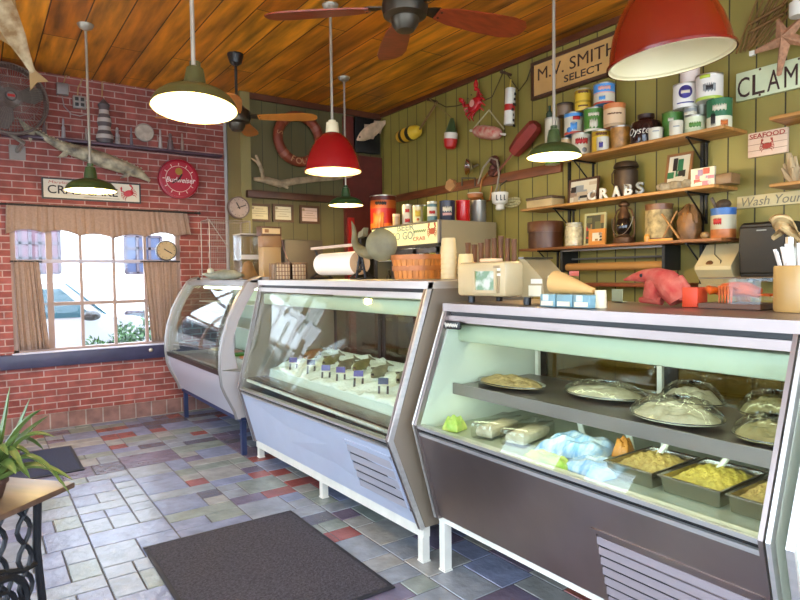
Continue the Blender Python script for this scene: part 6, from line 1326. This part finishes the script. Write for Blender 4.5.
# ================================================================== INSIDE THE SALAD CASE
ZS = .973
def platter(label, px_, py_, L, W_, yaw, food, wrap=True, h=.055, X=None):
    p = at(px_, py_, 2, ZS+.03); p.x = min(max(p.x, 2.13), 2.52); 
    if X: p = at(px_, py_, 0, X)
    p.y = min(max(p.y, .815+L/2), 2.41-L/2)
    t = thing('platter', label, 'platter', T(p.x, p.y, ZS) @ RZ(yaw), 'platters on the salad case shelf'); b = B()
    b.lathe([(.62, .0), (.70, .003), (1, .022), (1.0, .026), (.68, .008), (0, .006)], 40, Matrix.Diagonal((W_/2, L/2, 1, 1))); put('tray', b, C('foil_tray', 'b8b6b0', .22, metal=1), t)
    rr = random.Random(int(px_)); b = B(); a_ = [rr.uniform(0, 6) for _ in range(4)]
    def fn(u, v):
        r = u; th = 2*pi*v; x, y = r*cos(th), r*sin(th); z = h*(1-r**3)*(.8+.2*sin(x*9+a_[0])*cos(y*8+a_[1])+.12*sin(x*23+y*19+a_[2]))
        return (x*W_/2*.95, y*L/2*.95, .016+z)
    b.grid(fn, 14, 40); put('food', b, food, t, ang=180)
    if wrap:
        b = B()
        def fw_(u, v):
            r = u; th = 2*pi*v; x, y = r*cos(th), r*sin(th); z = .026+(h+.012)*(1-r**4)*(1+.06*sin(th*11+r*5)+.05*sin(th*23))+.004*sin(th*31+r*9)
            return (x*W_/2*1.0, y*L/2*1.0, z)
        b.grid(fw_, 12, 72); put('cling_film', b, cling, t, ang=60)
    return t
crum = mat('breaded', 'b39a68', .7, c2='8a7248', vs=40, bump=.9, bs=45); pale = mat('pale_food', 'd6cab0', .6, c2='b0a488', vs=22, bump=.5, bs=30); grn = mat('green_food', 'b8a878', .6, c2='94865a', vs=22, bump=.5, bs=30)
platter('platter of breaded crab cakes at the far left of the shelf', 500, 378, .42, .24, 0, crum, False, .04, X=2.22)
platter('wrapped platter at the left middle of the shelf behind the large one', 604, 394, .40, .26, .1, pale, True, .035, X=2.36)
platter('largest wrapped platter at the middle front edge of the shelf', 676, 404, .36, .28, -.05, pale, True, .055, X=2.20)
platter('wrapped greenish platter at the right front of the shelf', 780, 420, .25, .26, .0, grn, True, .05, X=2.19)
platter('wrapped platter at the back of the shelf behind the largest one', 692, 379, .28, .18, .0, pale, True, .06, X=2.52)
platter('wrapped dark-rimmed platter at the back right of the shelf', 775, 388, .27, .18, .0, grn, True, .07, X=2.51)
# deck: salad pans
ZD = .776
corn = mat('corn_salad', 'd8c45c', .6, c2='b09a3c', vs=60, bump=1.0, bs=60); crabm = mat('crab_salad', 'cdb46a', .6, c2='a88a4a', vs=60, bump=1.0, bs=60)
for k, (x0, x1, y0, y1, fm, lb) in enumerate(((1.93, 2.24, 1.225, 1.42, crabm, 'steel pan of pale orange salad, left of three in the case'), (1.94, 2.26, .99, 1.205, corn, 'steel pan of yellow salad, middle of three in the case'), (1.94, 2.26, .815, .97, crabm, 'steel pan of tan salad, right of three in the case'))):
    t = thing('salad_pan', lb, 'pan', T((x0+x1)/2, (y0+y1)/2, ZD), 'salad pans'); w, l = (x1-x0)/2, (y1-y0)/2; b = B(); s2 = 2**.5
    b.lathe([(.86*s2, 0), (.9*s2, .004), (.96*s2, .058), (1.03*s2, .060), (1.03*s2, .064), (.93*s2, .062), (.86*s2, .006), (0, .006)], 4, Matrix.Diagonal((w, l, 1, 1)) @ RZ(pi/4)); put('pan', b, C('pan_steel', 'b5b0a4', .25, metal=1), t, ang=20)
    rr = random.Random(k); b = B()
    def fn(u, v, w=w, l=l, k=k):
        x, y = (u-.5)*2, (v-.5)*2; e = (1-x**4)*(1-y**4); return (x*w*.9, y*l*.9, .040+.030*e+.007*e*sin(x*17+k)*sin(y*13+2*k)+.005*e*sin(x*41+y*37))
    b.grid(fn, 40, 30); put('salad', b, fm, t, ang=180)
    b = B(); tip = Vector((.10, -.035, .158)); b.tube([(.06, .02, .05), tip], .011, 8) if k < 2 else b.tube([(.10, .0, .06), (.15, .01, .14)], .007, 8)
    single('serving_spoon', b, C('spoon_white', 'd8d8cc', .3), ['white spoon handle standing in the pale orange salad', 'white spoon handle standing in the yellow salad', 'short white spoon handle in the tan salad'][k], 'spoon', t.location)
# bags and packs on the deck
reflectbag = mat('blue_reflection', '6ea8dc', .3, c2='dfeaf2', vs=12, stretch=(.6, 3.5, 1)); greens = mat('greens', '8fb43c', .5, c2='d8dc7a', vs=18)
def pillow(name, label, cat, x, y, w, l, h, m, yaw=0, seed=0, group=None, z=ZD):
    rr = random.Random(seed); a_ = [rr.uniform(0, 6) for _ in range(4)]; b = B()
    def fn(u, v): s_, q = (u-.5)*2, (v-.5)*2; e = max(0, (1-s_**4)*(1-q**4)); return (s_*w/2, q*l/2, .003+h*e**.6*(1+.22*sin(s_*7+a_[0])*cos(q*6+a_[1])+.12*sin(s_*17+q*13+a_[2])))
    b.grid(fn, 26, 26); 
    b.grid(lambda u, v: ((u-.5)*w, (v-.5)*l, .0), 1, 1)
    return single(name, b, m, label, cat, T(x, y, z) @ RZ(yaw), group, ang=60)
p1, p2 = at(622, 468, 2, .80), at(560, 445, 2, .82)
pillow('reflection_bag', 'flat pale blue bag standing in for a pane reflection at the front of the salad case beside the pans', 'bag', 1.97, p1.y+.09, .20, .22, .035, reflectbag, -.1, 3)  # bags whose blue stands in for panes reflected in the front glass
pillow('reflection_bag', 'puffy blue and white bag standing in for a pane reflection left of the flat one', 'bag', 2.12, p2.y, .26, .28, .055, reflectbag, .2, 5)
pillow('lettuce', 'bunch of bright green leaf garnish along the front glass before the blue bags', 'lettuce', 1.885, 1.66, .07, .22, .035, greens, 0, 7)
pillow('lemon_wedge', 'yellow green lime piece at the far left of the salad case floor', 'lime', 1.93, 2.30, .10, .09, .055, greens, .3, 8)
pillow('orange_garnish', 'small orange garnish between the blue bag and the pans', 'garnish', 2.22, 1.54, .10, .07, .06, C('garnish_orange', 'd0862c'), .3, 9)
for k, (y, x, w, l, m_, lb) in enumerate(((2.12, 2.05, .30, .12, 'a8', 'clear plastic clamshell pack at the left of the salad case floor'), (1.95, 2.08, .30, .13, 'a8', 'clear plastic clamshell pack in the middle left of the salad case floor'))):
    t = thing('clamshell_pack', lb, 'pack', T(x, y, ZD) @ RZ(.25), 'clear packs'); b = B(); b.box(-w/2, w/2, -l/2, l/2, 0, .075, bev=.012); put('shell', b, cling, t); b = B(); b.box(-w*.42, w*.42, -l*.40, l*.40, .005, .05, bev=.015); put('contents', b, pale, t)
for k, (px_, py_, lean) in enumerate(((583, 425, .06), (632, 440, .05), (664, 446, -.01))):
    q = at(px_, py_, 0, 2.33); b = B(); b.box(-.003, .003, -.015, .015, 0, .165, M=RX(-lean*5)); 
    single('tag_stake', b, C('stake_white', 'e0e2d8', .4), ['leftmost white plastic stake under the shelf behind the blue bags', 'middle white plastic stake under the shelf left of the pans', 'right white plastic stake under the shelf above the left pan'][k], 'stake', (2.33, q.y, ZD), 'white stakes')
b = B(); b.box(1.86, 2.66, .82, 2.41, .7705, .775); single('deck_liner', b, C('deck_green', 'a8b098', .4), 'pale green floor liner of the salad case under pans and bags', 'liner')
# ================================================================== TREADLE TABLE WITH ALOE
tc = Vector((.293, 2.673, .75)); d1 = Vector((-.75, -.66, 0)).normalized(); d2 = Vector((-.66, .75, 0)).normalized()
M = Matrix(((d1.x, -d2.x, 0, tc.x), (d1.y, -d2.y, 0, tc.y), (0, 0, 1, tc.z), (0, 0, 0, 1)))
t = thing('treadle_table', 'old sewing-machine table with brown wooden top and black iron legs at lower left', 'table', M); D1, D2 = .46, .95
b = B(); b.box(0, D1, -D2, 0, -.022, 0, bev=.004); put('tabletop', b, mat('table_top', '5a4232', .35, var=.3, vs=3, stretch=(6, 1, 6)), t)
for y in (-.12, .16-D2):
    x0, x1 = .06, D1-.04; b = B(); zt = -.03
    b.tube([(x0, y, zt), (x0+.015, y, -.25), (x0-.01, y, -.55), (x0-.035, y, -.735)], .015, 8); b.tube([(x1, y, zt), (x1-.015, y, -.25), (x1+.01, y, -.55), (x1+.02, y, -.735)], .015, 8)
    b.box(x0-.02, x1+.02, y-.012, y+.012, -.04, -.022); xm = (x0+x1)/2
    for s0 in (0, 1):
        for x in (x0+.07, xm, x1-.07): b.tube([(x+(.03 if s0 else -.03)*cos(pi*i/8*2), y, zt-.01-.7*i/16*.62) for i in range(17)], .009, 6)
    for zc_, r_ in ((-.40, .11),): b.tube([(xm+r_*cos(2*pi*i/24), y, zc_+r_*sin(2*pi*i/24)) for i in range(24)], .015, 6, closed=True); b.tube([(xm+.06*cos(2*pi*i/24), y, zc_+.06*sin(2*pi*i/24)) for i in range(24)], .010, 6, closed=True)
    for i in range(6): a = 2*pi*i/6; b.tube([(xm, y, -.40), (xm+.11*cos(a), y, -.40+.11*sin(a))], .009, 6)
    b.tube([(x0, y, -.30), (xm-.10, y, -.30), (xm, y, -.26), (xm+.10, y, -.30), (x1, y, -.30)], .012, 6); b.tube([(x0-.03, y, -.66), (x1+.02, y, -.66)], .010, 6)
    for x in (x0-.035, x1+.02): b.box(x-.018, x+.018, y-.018, y+.018, -.75, -.72)
    put('leg_frame', b, blackiron, t)
b = B(); b.tube([(.25, -.12, -.60), (.25, .16-D2, -.60)], .010, 8); b.box(.10, .38, -.60, -.30, -.64, -.625); put('treadle', b, blackiron, t)
pc = Vector((-.01, 2.66, .75)); 
t = thing('aloe_plant', 'spiky green aloe in a low clay pot on the sewing-machine table', 'plant', T(pc)); b = B(); b.lathe([(.06, 0), (.065, .004), (.08, .055), (.086, .058), (.086, .075), (.076, .075), (.07, .06), (0, .06)], 32); put('pot', b, C('clay', '4a2e22', .7, var=.2), t)
alo = mat('aloe', '3c5226', .45, c2='6a7c3c', vs=5); edge = pc.y
for k, (tx, ty, w, bend, dy) in enumerate(((10, 386, .030, -.06, .02), (42, 409, .032, .05, -.02), (48, 416, .024, .03, .08), (55, 437, .026, .08, -.06), (73, 480, .03, .06, -.10), (44, 450, .028, .10, .12), (70, 494, .022, .12, -.12), (-12, 404, .03, 0, .0), (3, 424, .028, .05, .06), (-25, 440, .03, .05, -.05), (24, 470, .028, .10, -.16), (20, 432, .028, .02, -.10), (-15, 465, .028, .1, -.14), (8, 455, .024, .08, -.16), (30, 478, .034, .07, -.10), (16, 474, .036, .06, -.14), (36, 462, .028, .09, -.04), (30, 398, .022, -.03, .05))):
    tip = at(tx, ty, 1, pc.y+dy)-pc; base = Vector((tip.x*.12, tip.y*.15, .06)); n = 10; b = B(); pts = []; 
    for i in range(n+1):
        f_ = i/n; q = base.lerp(tip, f_)+Vector((0, 0, bend*sin(pi*f_))); pts.append(q)
    side = (tip-base).cross(Vector((0, 0, 1))); side = side.normalized() if side.length > 1e-4 else Vector((1, 0, 0)); rings = []
    for i, q in enumerate(pts):
        f_ = i/n; ww = w*1.35*(1-f_)**.7*(.8+.4*f_)+.001; d = (pts[min(i+1, n)]-pts[max(i-1, 0)]).normalized(); up = side.cross(d).normalized()
        rings.append([b.bm.verts.new(q+side*ww*cx_+up*ww*cy_*1.2) for cx_, cy_ in ((-1, .25), (-.5, -.18), (0, -.30), (.5, -.18), (1, .25), (.5, .12), (0, .05), (-.5, .12))])
    for i in range(n):
        for j in range(8): b.face([rings[i][j], rings[i][(j+1) % 8], rings[i+1][(j+1) % 8], rings[i+1][j]])
    b.face(rings[0][::-1]); b.face(rings[-1]); put('leaf', b, alo, t, ang=70)
